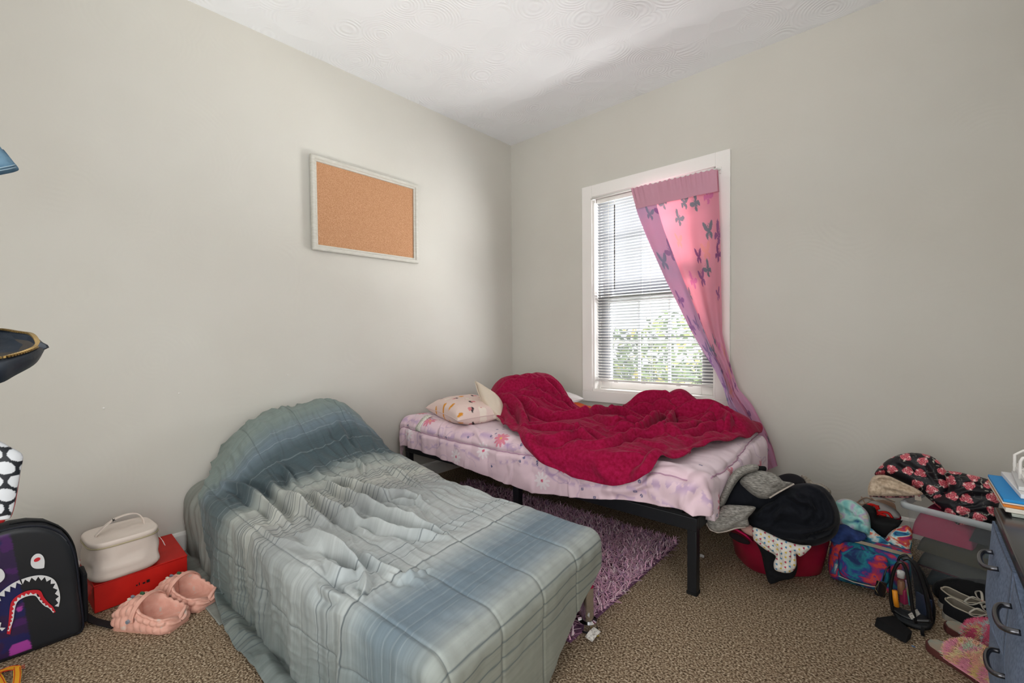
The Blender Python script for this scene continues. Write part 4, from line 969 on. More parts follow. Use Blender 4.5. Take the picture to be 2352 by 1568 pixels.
a_mid = lambda b: (oy(P0_[2]+b)-P0_[1])
o_ = puff('front_panel', opx, float((P0_-CAM)@FW), M('backpack_vinyl', '#161a20', .38, vcol=True, spec=.5, bump=[(300, .1, .0006)]), bpk, hf=.012, hb=.012, h=.0045, fold=0, colf=camo, face=(-1, 0, 0), round_w=.02, seed=1)
Pm = P0_
# gusset body and pockets behind the panel
gz = MB(); ring_ = [(oy(z)+y*1.02, z) for y, z in half]+[(oy(z)-y*1.02, z) for y, z in half[::-1][1:-1]]; n_ = len(ring_)
V = [(x, a+(.0 if x > .4 else 0), max(b*s_, .003)) for x, s_ in ((BPX-.004, 1.0), (.40, 1.012), (.33, .98)) for a, b in ring_]
gz.add(V, [tuple(range(n_)), tuple(range(3*n_-1, 2*n_-1, -1))]+[(i+k*n_, i+(k+1)*n_, (i+1) % n_+(k+1)*n_, (i+1) % n_+k*n_) for k in range(2) for i in range(n_)])
gz.build('body', M('backpack_nylon', '#0f1218', .7, bump=[(200, .2, .001)]), bpk, smooth=True)
MB().tube([(BPX+.001, a, max(b, .006)) for a, b in [tuple(p) for p in spline(outl, 4)]], .0042, 6, closed=True).build('piping', M('piping_navy', '#121622', .5), bpk, smooth=True)
MB().tube([(.425, a*1.0, max(b*1.012, .006)) for a, b in [tuple(p) for p in spline([(oy(z)+y*1.03, z) for y, z in half], 4, False)]], .004, 6).build('zipper', M('zip_black', '#08090c', .5), bpk, smooth=True)
MB().box(.35, .44, -2.884, -2.868, .02, .20).build('side_pocket', bpy.data.materials['backpack_nylon'], bpk, bevel=.006)
m_wht = M('print_white', '#d9dadc', .5); m_rdp = M('print_red', '#c11f2c', .5); m_blk = M('print_blackish', '#14161b', .5)
cp_ = lambda x, y: (lambda q: (q[1], q[2]))(pl(x/4.61, 1200+y/4.61, 0, BPX+.016))
def decal(name, poly, mat, lift=0.0):
    mb = MB(); mb.prism([tuple(p) for p in poly], (BPX+.0145+lift, 0, 0), (0, 1, 0), (0, 0, 1), (1, 0, 0), .001); return mb.build(name, mat, bpk)
def jaw(curve, inward, w0, d0, n, taper=(1, 1)):
    """a band along curve with saw teeth on its inner side"""
    C = np.array(spline(curve, 12, False)); s = np.concatenate([[0], np.cumsum(np.linalg.norm(np.diff(C, axis=0), axis=1))]); s /= s[-1]
    f = lambda t: np.array([np.interp(t, s, C[:, 0]), np.interp(t, s, C[:, 1])])
    inn = []
    for i in range(2*n+1):
        t = i/(2*n); p = f(t); q = f(min(t+.01, 1))-f(max(t-.01, 0)); nn = np.array([-q[1], q[0]])*inward; nn /= np.linalg.norm(nn)
        tp = np.interp(t, [0, .5, 1], [taper[0], 1, taper[1]]); w = (w0+(d0 if i % 2 == 0 else 0))*tp
        inn.append(p+nn*w)
    return [tuple(p) for p in C]+[tuple(p) for p in inn[::-1]]
up_r = [(225, 602), (320, 572), (420, 557), (510, 570), (580, 612), (618, 690), (637, 790), (622, 890)]
up_l = [(205, 607), (120, 652), (40, 710), (-40, 790), (-80, 890), (-75, 1000), (-30, 1090), (20, 1148)]
topx = lambda L: [cp_(*p) for p in L]
decal('upper_teeth', topx(jaw(up_r, 1, 14, 44, 9, (.9, .75))), m_wht); decal('upper_teeth', topx(jaw(up_l, -1, 14, 50, 9, (.9, .8))), m_wht)
lo = [(72, 1178), (92, 1040), (105, 900), (130, 825), (190, 770), (280, 725), (370, 712), (430, 725), (465, 790), (515, 850), (560, 890), (590, 945)]
decal('lower_lip', topx(jaw(lo, 1, 52, 0, 20, (.7, .6))), m_rdp)
lo2 = [(97, 1150), (140, 1030), (160, 900), (190, 832), (255, 790), (330, 770), (380, 778), (420, 830), (470, 880), (520, 905), (562, 952)]
decal('lower_teeth', topx(jaw(lo2, -1, 10, 26, 18, (.6, .5))), m_wht, .0012)
inp = [(110, 1140), (165, 1030), (190, 900), (215, 850), (300, 795), (345, 785), (380, 800), (420, 850), (330, 850), (250, 850), (225, 860), (205, 950), (200, 1010), (150, 1100)]
eye = [(325, 430), (335, 375), (375, 335), (420, 330), (455, 355), (472, 400), (470, 460), (462, 480), (420, 487), (370, 485), (338, 465)]
decal('eye', topx([tuple(p) for p in spline(eye, 5)]), m_wht)
decal('pupil', topx([(393+36*math.cos(t)*.95-6*math.sin(t), 391+22*math.sin(t)-8*math.cos(t)) for t in np.linspace(0, 6.28, 24)[:-1]]), m_rdp, .0012)
eye2 = [(-60, 640), (-75, 560), (-40, 500), (10, 490), (45, 530), (50, 575), (30, 610), (-10, 640)]
decal('eye', topx([tuple(p) for p in spline(eye2, 5)]), m_wht)
MB().band([(.405, -2.875, .030), (.42, -2.855, .010), (.46, -2.835, .007), (.505, -2.815, .008), (.535, -2.805, .012)], np.array([.7, -.7, 0]), .028, .003).build('strap', M('strap_black', '#0d0e11', .8, bump=[(300, .2, .001)]), bpk)
# ---- yellow lanyard on the carpet
ly = thing('lanyard', 'yellow and red lettered lanyard lying on the carpet beside the backpack', 'lanyard', (.55, -3.07, 0))
m_yel = M('lanyard_yellow', '#e0a226', .7); m_lr = M('lanyard_red', '#c8321c', .7)
l1 = [pl(x, y, 2, z) for x, y, z in ((39, 1532, .018), (40, 1550, .016), (37, 1575, .012), (30, 1640, .008))]
l2 = [pl(x, y, 2, z) for x, y, z in ((38, 1533, .019), (15, 1536, .010), (-10, 1546, .007), (-50, 1560, .006))]
l3 = [pl(x, y, 2, z) for x, y, z in ((-30, 1530, .006), (-5, 1552, .007), (8, 1575, .007), (30, 1600, .007))]
acr = -RT+np.array([0, 0, 0.])
for pts_, ac in ((l1, RT*np.array([1, 1, 0])), (l2, np.array([-.66, .75, .1])), (l3, RT*np.array([1, 1, 0]))):
    pts_ = spline(pts_, 5, False)
    MB().band(pts_, [np.array(ac)]*len(pts_), .0175, .0012).build('strap', m_yel, ly)
    for sg in (1, -1):
        MB().band([np.array(p)+np.array(ac)/np.linalg.norm(ac)*sg*.0088+np.array([0, 0, .0006]) for p in pts_], [np.array(ac)]*len(pts_), .0016, .0016).build('edge', m_lr, ly)
def letters(txt, O, A, B, size, mat, parent, name='lettering'):
    fc = bpy.data.curves.new('t', 'FONT'); fc.body = txt; fc.size = 1.0; fc.extrude = 0
    fo = bpy.data.objects.new('t', fc); COL.objects.link(fo); bpy.context.view_layer.update()
    me = fo.to_mesh(); A, B = np.array(A, float), np.array(B, float); Nn = np.cross(A, B); Nn /= np.linalg.norm(Nn)
    V = [np.array(O)+A*v.co.x*size+B*v.co.y*size+Nn*.0006 for v in me.vertices]; Fs = [tuple(p.vertices) for p in me.polygons]
    fo.to_mesh_clear(); COL.objects.unlink(fo); bpy.data.objects.remove(fo); bpy.data.curves.remove(fc)
    return mesh_np(name, np.array(V), Fs, mat, parent, False)
b0 = pl(39.5, 1531, 2, .0205); b1 = pl(38, 1570, 2, .0185); dn_ = (b1-b0)/np.linalg.norm(b1-b0); rt_ = np.cross(np.array([0, 0, 1.]), dn_); rt_ /= np.linalg.norm(rt_)
letters('WY', b0+rt_*.006-dn_*.000, dn_, rt_*1.0, .0165, m_lr, ly)
b2 = pl(4, 1546, 2, .0125); b3 = pl(30, 1538, 2, .0175); d2_ = (b3-b2)/np.linalg.norm(b3-b2)
letters('NEW', b2-d2_*.016, d2_, np.array([-.70, .71, .1]), .0135, m_lr, ly)

# ================================================================== THINGS HANGING AT THE LEFT EDGE (on a coat stand just outside the picture)
D0 = .62
def hang_strap(name, mat, parent, x0, y0, x1, y1, d=D0, w=.02):
    MB().band([at(x0, y0, d), at((x0+x1)/2-4, (y0+y1)/2, d), at(x1, y1, d)], RT, w, .003).build(name, mat, parent)
st = thing('coat_stand', 'dark coat stand just beyond the left edge holding the hanging bags', 'coat stand', (at(-330, 800, D0)[0], at(-330, 800, D0)[1], 0))
sx_, sy_ = st.location[0], st.location[1]
m_stand = M('stand_metal', '#2a2320', .5)
MB().tube([(sx_, sy_, 0.02), (sx_, sy_, 1.85)], .016, 12).build('pole', m_stand, st, smooth=True); MB().lathe((sx_, sy_, 0), [(.17, 0), (.17, .012), (.03, .025), (.02, .03)], 28).build('base', m_stand, st, smooth=True)
for z_ in (1.22, 1.10, 1.375): MB().tube([(sx_, sy_, z_), np.array((sx_, sy_, z_+.03))+RT*.05, np.array((sx_, sy_, z_+.06))+RT*.07], .006, 8).build('hook', m_stand, st, smooth=True)
m_denim = M('denim', '#4f718c', .85, noise=(60, [(.3, '#456882'), (.7, '#6d8fa6')]), bump=[(500, .3, .0008, 'weave')])
dj = thing('denim_jacket', 'corner of a faded blue denim garment hanging at the upper left', 'jacket', at(-60, 380, D0))
slv = puff('sleeve', [(-330, 150), (-120, 170), (-40, 270), (0, 336), (10, 345), (30, 370), (43, 387), (36, 394), (5, 401), (-60, 412), (-200, 420), (-330, 400)], D0, m_denim, dj, hf=.008, hb=.03, h=.006, fold=.004, fs=30, seed=3)
for k in (0, 1): MB().tube([onp(slv, x, y-6*k, z_) for x, y, z_ in ((36, 384, .003), (25, 387, .008), (5, 391, .0105), (-60, 401, .0115), (-150, 405, .0115))], .0009, 5).build('hem_stitch', M('stitch', '#8ba3b3', .8), dj, smooth=True)
# leather shoulder bag, mouth open, brass zip
pb = thing('leather_bag', 'dark blue-black leather bag with an open brass zip hanging at the left edge', 'bag', at(0, 820, D0))
m_lea = M('bag_leather', '#1a2430', .48, spec=.4, bump=[(45, .3, .003), (200, .15, .001)])
rim_px = [(-160, 760), (-60, 757), (0, 757), (40, 763), (70, 768), (84, 782), (84, 796), (60, 808), (25, 818), (0, 823), (-60, 830), (-160, 820)]
def rimd(x, y): return D0-.02+(.05 if y < 775 else -.02*(y-775)/50)
rim = [at(x, y, D0+.07-.13*(y-757)/66) for x, y in [tuple(p) for p in spline(rim_px, 4)]]
rim = np.array(rim); bot_px = [(-160, 800), (-60, 800), (0, 805), (50, 800), (85, 790), (98, 800), (96, 815), (78, 838), (35, 862), (0, 880), (-60, 890), (-160, 890)]
bot = np.array([at(x, y, D0+.06-.13*(y-790)/90) for x, y in [tuple(p) for p in spline(bot_px, 4)]])
mid = rim*.5+bot*.5; cm = mid.mean(0); mid = mid+(mid-cm)*np.array([.12, .12, 0])
bc = bot.mean(0)
grid_obj('body', np.array([rim*.985+rim.mean(0)*.015+np.array([0, 0, -.010]), rim+np.array([0, 0, -.004]), rim, rim*.6+mid*.4+(mid-cm)*.03, mid, mid*.4+bot*.6, bot, bot*.8+bc*.2-np.array([0, 0, .004]), bot*.3+bc*.7-np.array([0, 0, .006])]), m_lea, pb, wrap=True)
rc = rim.mean(0); grid_obj('lining', np.array([rim*.985+rc*.015+np.array([0, 0, -.010]), rim*.93+rc*.07-np.array([0, 0, .016]), rim*.7+rc*.3-np.array([0, 0, .022]), rim*.1+rc*.9-np.array([0, 0, .024])]), M('bag_lining', '#3b3733', .9), pb, wrap=True)
th_ = MB(); rp = np.array(spline([tuple(p) for p in rim], 6)); 
rl = np.concatenate([[0], np.cumsum(np.linalg.norm(np.diff(np.vstack([rp, rp[:1]]), axis=0), axis=1))]); rp = np.stack([np.interp(np.arange(0, rl[-1], .0036), rl, np.append(rp[:, k], rp[0, k])) for k in range(3)], 1)
for i in range(len(rp)):
    p = rp[i]; d = rp[(i+1) % len(rp)]-p; d /= max(np.linalg.norm(d), 1e-9); u_ = np.cross(d, [0, 0, 1.]); u_ /= max(np.linalg.norm(u_), 1e-9)
    th_.obox(p+np.array([0, 0, .001]), d*.0011, u_*.0024, np.array([0, 0, .0013]))
tag(th_.build('zip_teeth', M('brass', '#a08450', .35, metal=.85), pb), 'brass zip teeth')
th2 = [at(x, y, D0-.01) for x, y in ((92, 790), (104, 796), (106, 800), (100, 806), (93, 800))]
MB().band(th2[:3], RT, .006, .003).build('pull_tab', m_lea, pb)
hang_strap('shoulder_strap', m_lea, pb, -120, 760, -300, 690, D0)
# polka dot pouch
pd = thing('polka_dot_bag', 'black bag with big white polka dots and red trim hanging at the left edge', 'bag', at(0, 1110, D0))
def dots(a, b, d):
    c = np.ones(a.shape+(3,))*np.array(lin('#1d2127')); s = .0215
    ar, br = a*math.cos(.35)-b*math.sin(.35)*0, b+a*.28
    i = np.floor(br/(s*.86)); x_ = ar/s+.5*(i % 2); dx = (x_-np.floor(x_)-.5)*s; dy = br-(i+.5)*s*.86
    return mixc(c, '#d4d8dd', (np.hypot(dx, dy) < .0088).astype(float))
puff('front', [(-200, 985), (-60, 990), (0, 1013), (25, 1027), (45, 1037), (52, 1045), (53, 1055), (48, 1080), (36, 1145), (26, 1183), (12, 1193), (-60, 1196), (-200, 1190)], D0, M('polka_vinyl', '#1d2127', .4, vcol=True), pd, hf=.006, hb=.006, h=.0012, fold=.0005, colf=dots, sp=4, seed=2)
puff('red_back', [(-200, 990), (-60, 1000), (20, 1040), (47, 1050), (50, 1062), (37, 1148), (26, 1186), (14, 1192), (2, 1201), (-60, 1207), (-200, 1205)], D0+.012, M('trim_red', '#c5202b', .45), pd, hf=.006, hb=.03, h=.006, fold=.001, seed=6)
hang_strap('hanging_loop', m_rdp, pd, -150, 990, -215, 675, D0)
# ================================================================== PILE BY THE FOOT OF THE WINDOW BED
heather = lambda nm, a, b_: M(nm, a, .95, noise=(70, [(.3, a), (.5, b_), (.7, '#a5a29b')], 4, (1, 1, 5)), bump=[(260, .25, .0012)], sheen=.15)
m_hea = heather('heather_grey', '#5e5c58', '#84817b'); m_knit = M('black_fleece', '#15171d', .9, sheen=.12, bump=[(220, .2, .001)], spec=.15)
m_pip = M('hem_pale', '#bdb2a8', .85)
# laundry basket
LB = np.array([2.235, -.735]); lb = thing('laundry_basket', 'burgundy plastic laundry basket on the carpet under the heap of clothes', 'basket', (LB[0], LB[1], 0))
m_tub = M('tub_burgundy', '#8c0f2e', .35, spec=.5, noise=(7, [(.35, '#7c0c28'), (.65, '#a01236')]))
def sring(c, hx, hy, z, ang=0, n=64, p=3.2):
    q = np.array([[math.copysign(abs(math.cos(t))**(2/p), math.cos(t))*hx, math.copysign(abs(math.sin(t))**(2/p), math.sin(t))*hy] for t in np.linspace(0, 2*np.pi, n, endpoint=False)])
    return np.stack([c[0]+q[:, 0]*math.cos(ang)-q[:, 1]*math.sin(ang), c[1]+q[:, 0]*math.sin(ang)+q[:, 1]*math.cos(ang), np.full(n, z)], 1)
la = math.radians(38)
R_ = [sring(LB, .02, .02, .003, la), sring(LB, .150, .125, .003, la), sring(LB, .162, .137, .012, la), sring(LB, .178, .152, .10, la), sring(LB, .195, .166, .205, la), sring(LB, .210, .180, .208, la), sring(LB, .211, .181, .216, la), sring(LB, .192, .163, .216, la), sring(LB, .174, .148, .10, la), sring(LB, .155, .130, .016, la), sring(LB, .02, .02, .016, la)]
grid_obj('tub', np.array(R_), m_tub, lb, wrap=True)
hs = [(1678, 1222), (1695, 1226), (1715, 1238), (1723, 1246), (1718, 1250), (1700, 1246), (1682, 1236), (1675, 1228)]
d_l = 1.955
puff('handle_hole', hs, d_l, M('hole_dark', '#120408', .9), lb, hf=.002, hb=.012, h=.006, fold=0, tilt=.1)
MB().tube([at(x, y, d_l-.006) for x, y in ((1672, 1212), (1690, 1215), (1712, 1228), (1728, 1243))], .005, 8).build('handle_lip', M('tub_pink', '#c01a55', .35), lb, smooth=True)
tag(puff('dark_clothes', [(1690, 1190), (1760, 1175), (1830, 1185), (1870, 1215), (1840, 1255), (1760, 1250), (1700, 1225)], 2.12, M('maroon_cloth', '#2a1a20', .95), None, hf=.07, hb=.12, h=.014, fold=.012, seed=41), 'dark clothes filling the burgundy basket under the black sweatshirt', 'clothes')
tag(puff('pink_cloth', [(1700, 1208), (1722, 1206), (1738, 1222), (1732, 1232), (1715, 1226), (1703, 1217)], 1.93, M('pale_pink_cloth', '#b58f86', .9), None, hf=.015, hb=.03, h=.005, fold=.005, seed=42), 'scrap of pale pink cloth showing over the rim of the burgundy basket', 'cloth')
tag(puff('black_trousers', [(1732, 1232), (1762, 1238), (1800, 1245), (1830, 1290), (1824, 1325), (1795, 1333), (1768, 1340), (1757, 1310), (1748, 1270)], 1.885, M('black_cotton', '#0b0c10', .95, bump=[(200, .2, .001)]), None, hf=.02, hb=.05, h=.009, fold=.008, seed=43, tilt=.15), 'black trouser leg hanging down from the clothes heap to the carpet', 'trousers')
def hearts(a, b, d):
    c = np.ones(a.shape+(3,))*np.array(lin('#d9d5cc')); s = .0165; cols = ['#a82a48', '#3f80a8', '#cfae3c']
    ar, br = a*.9+b*.42, b*.9-a*.42
    j = np.floor(br/s); xx = ar/s+.5*(j % 2); i = np.floor(xx); dx = (xx-i-.5)*s*300; dy = (br-(j+.5)*s)*300
    hm = (dx**2+(dy-np.abs(dx)*.8)**2) < 1.15
    for k in range(3): c = mixc(c, cols[k], (hm & (((i+2*j) % 3) == k)).astype(float))
    return c
tag(puff('heart_shirt', [(1729, 1212), (1745, 1214), (1765, 1224), (1800, 1240), (1835, 1250), (1863, 1253), (1855, 1266), (1838, 1278), (1829, 1272), (1829, 1298), (1819, 1313), (1800, 1315), (1780, 1308), (1777, 1292), (1781, 1276), (1758, 1262), (1738, 1246), (1730, 1236)], 1.845, M('heart_print', '#d9d5cc', .9, vcol=True, bump=[(400, .15, .0006, 'weave')]), None, hf=.018, hb=.03, h=.0016, fold=.006, fs=18, colf=hearts, seed=44, tilt=.25, stretch=(1.6, .7),
         lines=[([(1760, 1226), (1785, 1250), (1795, 1280), (1792, 1300)], .006, .008), ([(1740, 1232), (1770, 1256), (1786, 1272)], .006, .008), ([(1815, 1256), (1812, 1285), (1815, 1305)], .006, .006)]), 'white shirt printed with small coloured hearts hanging out of the clothes heap', 'shirt')
# grey and black hoodie
gh = thing('hooded_sweatshirt', 'heather grey and black hooded sweatshirt thrown on top of the clothes heap beside the bed', 'hoodie', at(1690, 1160, 1.95))
puff('black_body', [(1642, 1178), (1660, 1150), (1680, 1108), (1708, 1088), (1742, 1080), (1775, 1090), (1800, 1120), (1790, 1150), (1745, 1172), (1700, 1175)], 1.99, m_knit, gh, hf=.04, hb=.16, h=.010, fold=.008, seed=45, tilt=.4)
puff('grey_sleeve', [(1627, 1180), (1645, 1152), (1663, 1120), (1680, 1088), (1700, 1072), (1722, 1066), (1741, 1068), (1740, 1080), (1715, 1088), (1697, 1102), (1680, 1128), (1664, 1160), (1650, 1176), (1638, 1184)], 1.965, m_hea, gh, hf=.035, hb=.06, h=.007, fold=.006, seed=46, tilt=.3, stretch=(.6, 1.8), lines=[([(1690, 1080), (1700, 1088), (1706, 1096)], .005, .006), ([(1680, 1096), (1690, 1102), (1694, 1108)], .005, .006)])
ghm = puff('grey_hem', [(1621, 1178), (1632, 1172), (1648, 1172), (1665, 1160), (1700, 1160), (1735, 1164), (1728, 1178), (1718, 1190), (1721, 1206), (1712, 1210), (1690, 1212), (1668, 1219), (1648, 1222), (1632, 1216), (1624, 1203)], 1.905, m_hea, gh, hf=.022, hb=.06, h=.006, fold=.005, seed=47, tilt=.25, lines=[([(1650, 1178), (1675, 1182), (1700, 1172), (1728, 1166)], .006, .008), ([(1670, 1205), (1700, 1190), (1725, 1172)], .006, .008), ([(1650, 1172), (1660, 1190), (1672, 1198)], .006, .006)])
MB().tube([onp(ghm, x, y, .002) for x, y in ((1622, 1182), (1624, 1203), (1632, 1216), (1648, 1222), (1668, 1219), (1690, 1212), (1712, 1209))], .0045, 6).build('hem_trim', m_pip, gh, smooth=True)
hdp = puff('hood', [(1699, 1106), (1712, 1090), (1735, 1081), (1760, 1082), (1785, 1091), (1800, 1105), (1823, 1110), (1805, 1120), (1785, 1130), (1766, 1143), (1745, 1143), (1728, 1135), (1712, 1122)], 1.94, m_hea, gh, hf=.04, hb=.08, h=.006, fold=.006, seed=48, tilt=.55, lines=[([(1750, 1108), (1770, 1118), (1790, 1112), (1808, 1112)], .007, .012), ([(1735, 1095), (1755, 1105), (1765, 1122)], .007, .008)])
MB().tube([onp(hdp, x, y, .004) for x, y in ((1767, 1143), (1785, 1132), (1805, 1121), (1824, 1111))], .0035, 6).build('hood_trim', m_pip, gh, smooth=True)
# big black sweatshirt lump
bs = thing('black_sweatshirt', 'bulky black sweatshirt hanging over the right side of the clothes heap', 'sweatshirt', at(1820, 1180, 1.9))
bsb = puff('body', [(1718, 1198), (1724, 1180), (1742, 1160), (1772, 1143), (1800, 1122), (1830, 1111), (1862, 1110), (1890, 1118), (1912, 1140), (1926, 1172), (1929, 1200), (1922, 1225), (1900, 1244), (1865, 1254), (1825, 1250), (1785, 1240), (1750, 1226), (1726, 1212)], 1.93, m_knit, bs, hf=.085, hb=.20, h=.008, fold=.016, fs=10, seed=50, tilt=.35,
     lines=[([(1740, 1205), (1790, 1222), (1850, 1222), (1900, 1205), (1915, 1170)], .018, .034), ([(1735, 1214), (1780, 1232), (1840, 1238), (1900, 1228)], .012, .026), ([(1810, 1122), (1830, 1150), (1860, 1160), (1880, 1190)], .012, .024), ([(1850, 1114), (1885, 1135), (1905, 1170), (1908, 1205)], .013, .026), ([(1745, 1185), (1765, 1165), (1800, 1155)], .014, .024), ([(1760, 1200), (1790, 1180), (1830, 1180)], .016, .022), ([(1840, 1200), (1860, 1180), (1858, 1150), (1830, 1128)], .012, .02)])
MB().tube([onp(bsb, x, y, d) for x, y, d in ((1727, 1201, .05), (1750, 1216, .075), (1785, 1229, .088), (1825, 1236, .094), (1868, 1236, .094), (1902, 1224, .088), (1918, 1202, .07))], [.006, .010, .012, .012, .012, .010, .005], 10, flat=.6).build('waistband', M('black_rib', '#1b1d22', .95, bump=[(300, .3, .001)]), bs, smooth=True)
MB().lathe(onp(bsb, 1731, 1201, .045), [(.0045, -.002), (.0045, .002)], 12, np.array([RT, UP, -FW]).T).build('eyelet', M('eyelet', '#8e9298', .3, metal=.8), bs)
tag(puff('dark_garment', [(1780, 1098), (1795, 1090), (1812, 1087), (1830, 1090), (1846, 1100), (1850, 1118), (1820, 1122), (1790, 1112)], 2.10, M('dark_garment', '#17151a', .9), None, hf=.03, hb=.10, h=.008, fold=.008, seed=51, tilt=.4), 'dark folded garment on the back of the clothes heap behind the black sweatshirt', 'clothes')
tag(puff('taupe_garment', [(1840, 1092), (1856, 1096), (1870, 1108), (1890, 1112), (1908, 1126), (1905, 1140), (1880, 1130), (1850, 1118)], 2.10, heather('heather_taupe', '#6f665c', '#8d8478'), None, hf=.025, hb=.10, h=.006, fold=.008, seed=52, tilt=.4), 'taupe knitted garment between the black sweatshirt and the wall', 'clothes')
tag(puff('black_sock', [(1728, 1072), (1742, 1070), (1758, 1071), (1760, 1080), (1750, 1086), (1735, 1084)], 2.16, M('sock_black', '#101114', .95), None, hf=.02, hb=.03, h=.005, fold=.004, seed=53), 'small black sock at the top of the clothes heap beside the pink comforter', 'sock')
# tie dye top and navy cloth
tie = M('tie_dye', '#7fb0b0', .9, noise=(11, [(.25, '#2b5a86'), (.38, '#7fc0bc'), (.47, '#a9d4cc'), (.55, '#b7a6c4'), (.62, '#c7cdb0'), (.72, '#5fa3b0')], 2, (1, 1, 1), 1.2), bump=[(300, .15, .0008)])
tag(puff('tie_dye_shirt', [(1915, 1170), (1920, 1152), (1935, 1145), (1955, 1147), (1972, 1157), (1988, 1170), (1997, 1185), (2000, 1210), (1998, 1230), (1978, 1224), (1962, 1222), (1952, 1238), (1944, 1232), (1938, 1212), (1925, 1205)], 1.99, tie, None, hf=.04, hb=.09, h=.006, fold=.008, seed=54, tilt=.3, stretch=(1.4, .8), lines=[([(1945, 1195), (1965, 1190), (1985, 1200), (1996, 1222)], .007, .010), ([(1935, 1160), (1960, 1175), (1968, 1188)], .008, .010), ([(1960, 1152), (1985, 1175), (1997, 1200)], .008, .010)]), 'pastel tie-dye shirt spilling over the left end of the galaxy print bag', 'shirt')
tag(puff('navy_cloth', [(1893, 1228), (1910, 1218), (1938, 1206), (1965, 1220), (1990, 1230), (1983, 1240), (1960, 1244), (1942, 1243), (1940, 1256), (1928, 1258), (1915, 1246)], 1.945, M('navy_cloth', '#1f2f5c', .9, noise=(30, [(.3, '#1a2850'), (.7, '#2f4680')])), None, hf=.03, hb=.06, h=.006, fold=.006, seed=55), 'crumpled navy cloth lying on the galaxy print bag under the tie-dye shirt', 'cloth')
# ---- galaxy print lunch bag
gal = M('galaxy_print', '#22406e', .75, noise=(15, [(.22, '#0e1a33'), (.36, '#1c3566'), (.44, '#1f7f8c'), (.50, '#2a3a86'), (.56, '#a52a55'), (.61, '#d2472c'), (.65, '#6d2c74'), (.70, '#1d6d8a'), (.76, '#d8cfc2')], 4, (1, 1, 1), .6), bump=[(500, .2, .0006, 'weave')])
gbag = thing('lunch_bag', 'galaxy print insulated bag with an open zip on the carpet beside the plastic bin', 'bag', (2.56, -.66, 0))
gbb = puff('body', [(1912, 1240), (1935, 1234), (1965, 1238), (2030, 1254), (2080, 1270), (2097, 1280), (2094, 1320), (2088, 1356), (2060, 1362), (2000, 1350), (1940, 1334), (1910, 1324), (1902, 1300), (1905, 1265)], 1.90, gal, gbag, hf=.055, hb=.34, h=.008, fold=.005, fs=10, seed=56, tilt=.08, round_w=.04)
gbp = puff('front_pocket', [(1930, 1262), (1960, 1258), (2020, 1272), (2040, 1290), (2042, 1335), (2020, 1346), (1960, 1334), (1932, 1322), (1925, 1295)], 1.845, gal, gbag, hf=.02, hb=.02, h=.008, fold=.003, seed=57, tilt=.08)
MB().tube([onp(gbp, x, y, .006) for x, y in ((1926, 1322), (1960, 1336), (2000, 1346), (2022, 1348))], .0022, 6).build('pocket_zip', M('zip_grey', '#b5ada0', .5), gbag, smooth=True)
MB().band([onp(gbb, x, y, z_) for x, y, z_ in ((1962, 1241, .030), (2000, 1251, .036), (2050, 1265, .036), (2094, 1277, .022))], np.array([0, 0, 1.]), .012, .004).build('zipper', M('zip_beige', '#a79a84', .55, bump=[(400, .4, .001)]), gbag)
rain = M('rainbow_print', '#5a6ea0', .75, noise=(14, [(.28, '#1b2a66'), (.40, '#2d93b0'), (.48, '#d8e4dc'), (.54, '#d0602c'), (.60, '#b02a60'), (.68, '#3b3a8e'), (.76, '#2aa0ae')], 3, (1, 1, 2.0), .8))
puff('lid_flap', [(2032, 1240), (2042, 1224), (2060, 1212), (2082, 1206), (2094, 1216), (2096, 1235), (2093, 1258), (2085, 1272), (2060, 1262), (2040, 1252)], 1.93, rain, gbag, hf=.04, hb=.09, h=.006, fold=.006, seed=58, tilt=.3)
puff('lid_flap', [(1985, 1225), (1998, 1212), (2015, 1225), (2040, 1245), (2055, 1262), (2030, 1258), (2000, 1248)], 1.925, rain, gbag, hf=.02, hb=.06, h=.006, fold=.005, seed=59, tilt=.2)
# dark boxes, sneakers behind the bag
tag(puff('black_pouch', [(1980, 1162), (1996, 1164), (2013, 1172), (2014, 1188), (2040, 1192), (2062, 1198), (2074, 1194), (2062, 1212), (2048, 1228), (2030, 1238), (2006, 1222), (1990, 1205), (1983, 1185)], 2.02, M('pouch_black', '#0d0e10', .8), None, hf=.02, hb=.07, h=.008, fold=.002, seed=60, sp=2), 'stiff black pouch standing upright in the galaxy print bag', 'pouch')
sn = thing('red_laced_sneaker', 'grey and crimson sneaker with bright red laces tucked behind the galaxy print bag', 'shoe', at(2035, 1180, 2.1))
sup = puff('upper', [(1992, 1158), (2005, 1150), (2030, 1156), (2055, 1168), (2068, 1182), (2069, 1192), (2050, 1194), (2025, 1190), (2005, 1180), (1994, 1168)], 2.10, M('sneaker_grey', '#a8a5a2', .7), sn, hf=.03, hb=.06, h=.006, fold=.002, seed=61, tilt=.3)
puff('side_panel', [(2030, 1180), (2050, 1184), (2066, 1184), (2069, 1193), (2052, 1196), (2034, 1192)], 2.065, M('sneaker_crimson', '#a31438', .7), sn, hf=.012, hb=.02, h=.005, fold=.001, seed=62)
lc = MB()
for pts in (((1990, 1160), (2000, 1158), (2012, 1162), (2018, 1170)), ((1994, 1166), (2004, 1172), (2014, 1168), (2016, 1160)), ((2012, 1172), (2022, 1180), (2036, 1184)), ((2014, 1182), (2024, 1176), (2040, 1178), (2050, 1190)), ((2000, 1160), (2008, 1168), (2020, 1166))):
    lc.tube([onp(sup, x, y, .044) for x, y in [tuple(p) for p in spline(list(pts), 4, False)]], .0055, 6)
lc.build('laces', M('lace_red', '#d0150f', .7), sn, smooth=True)
bgs = thing('beige_sandal', 'beige strappy sandal lying against the wall behind the galaxy print bag', 'sandal', at(2020, 1155, 2.3))
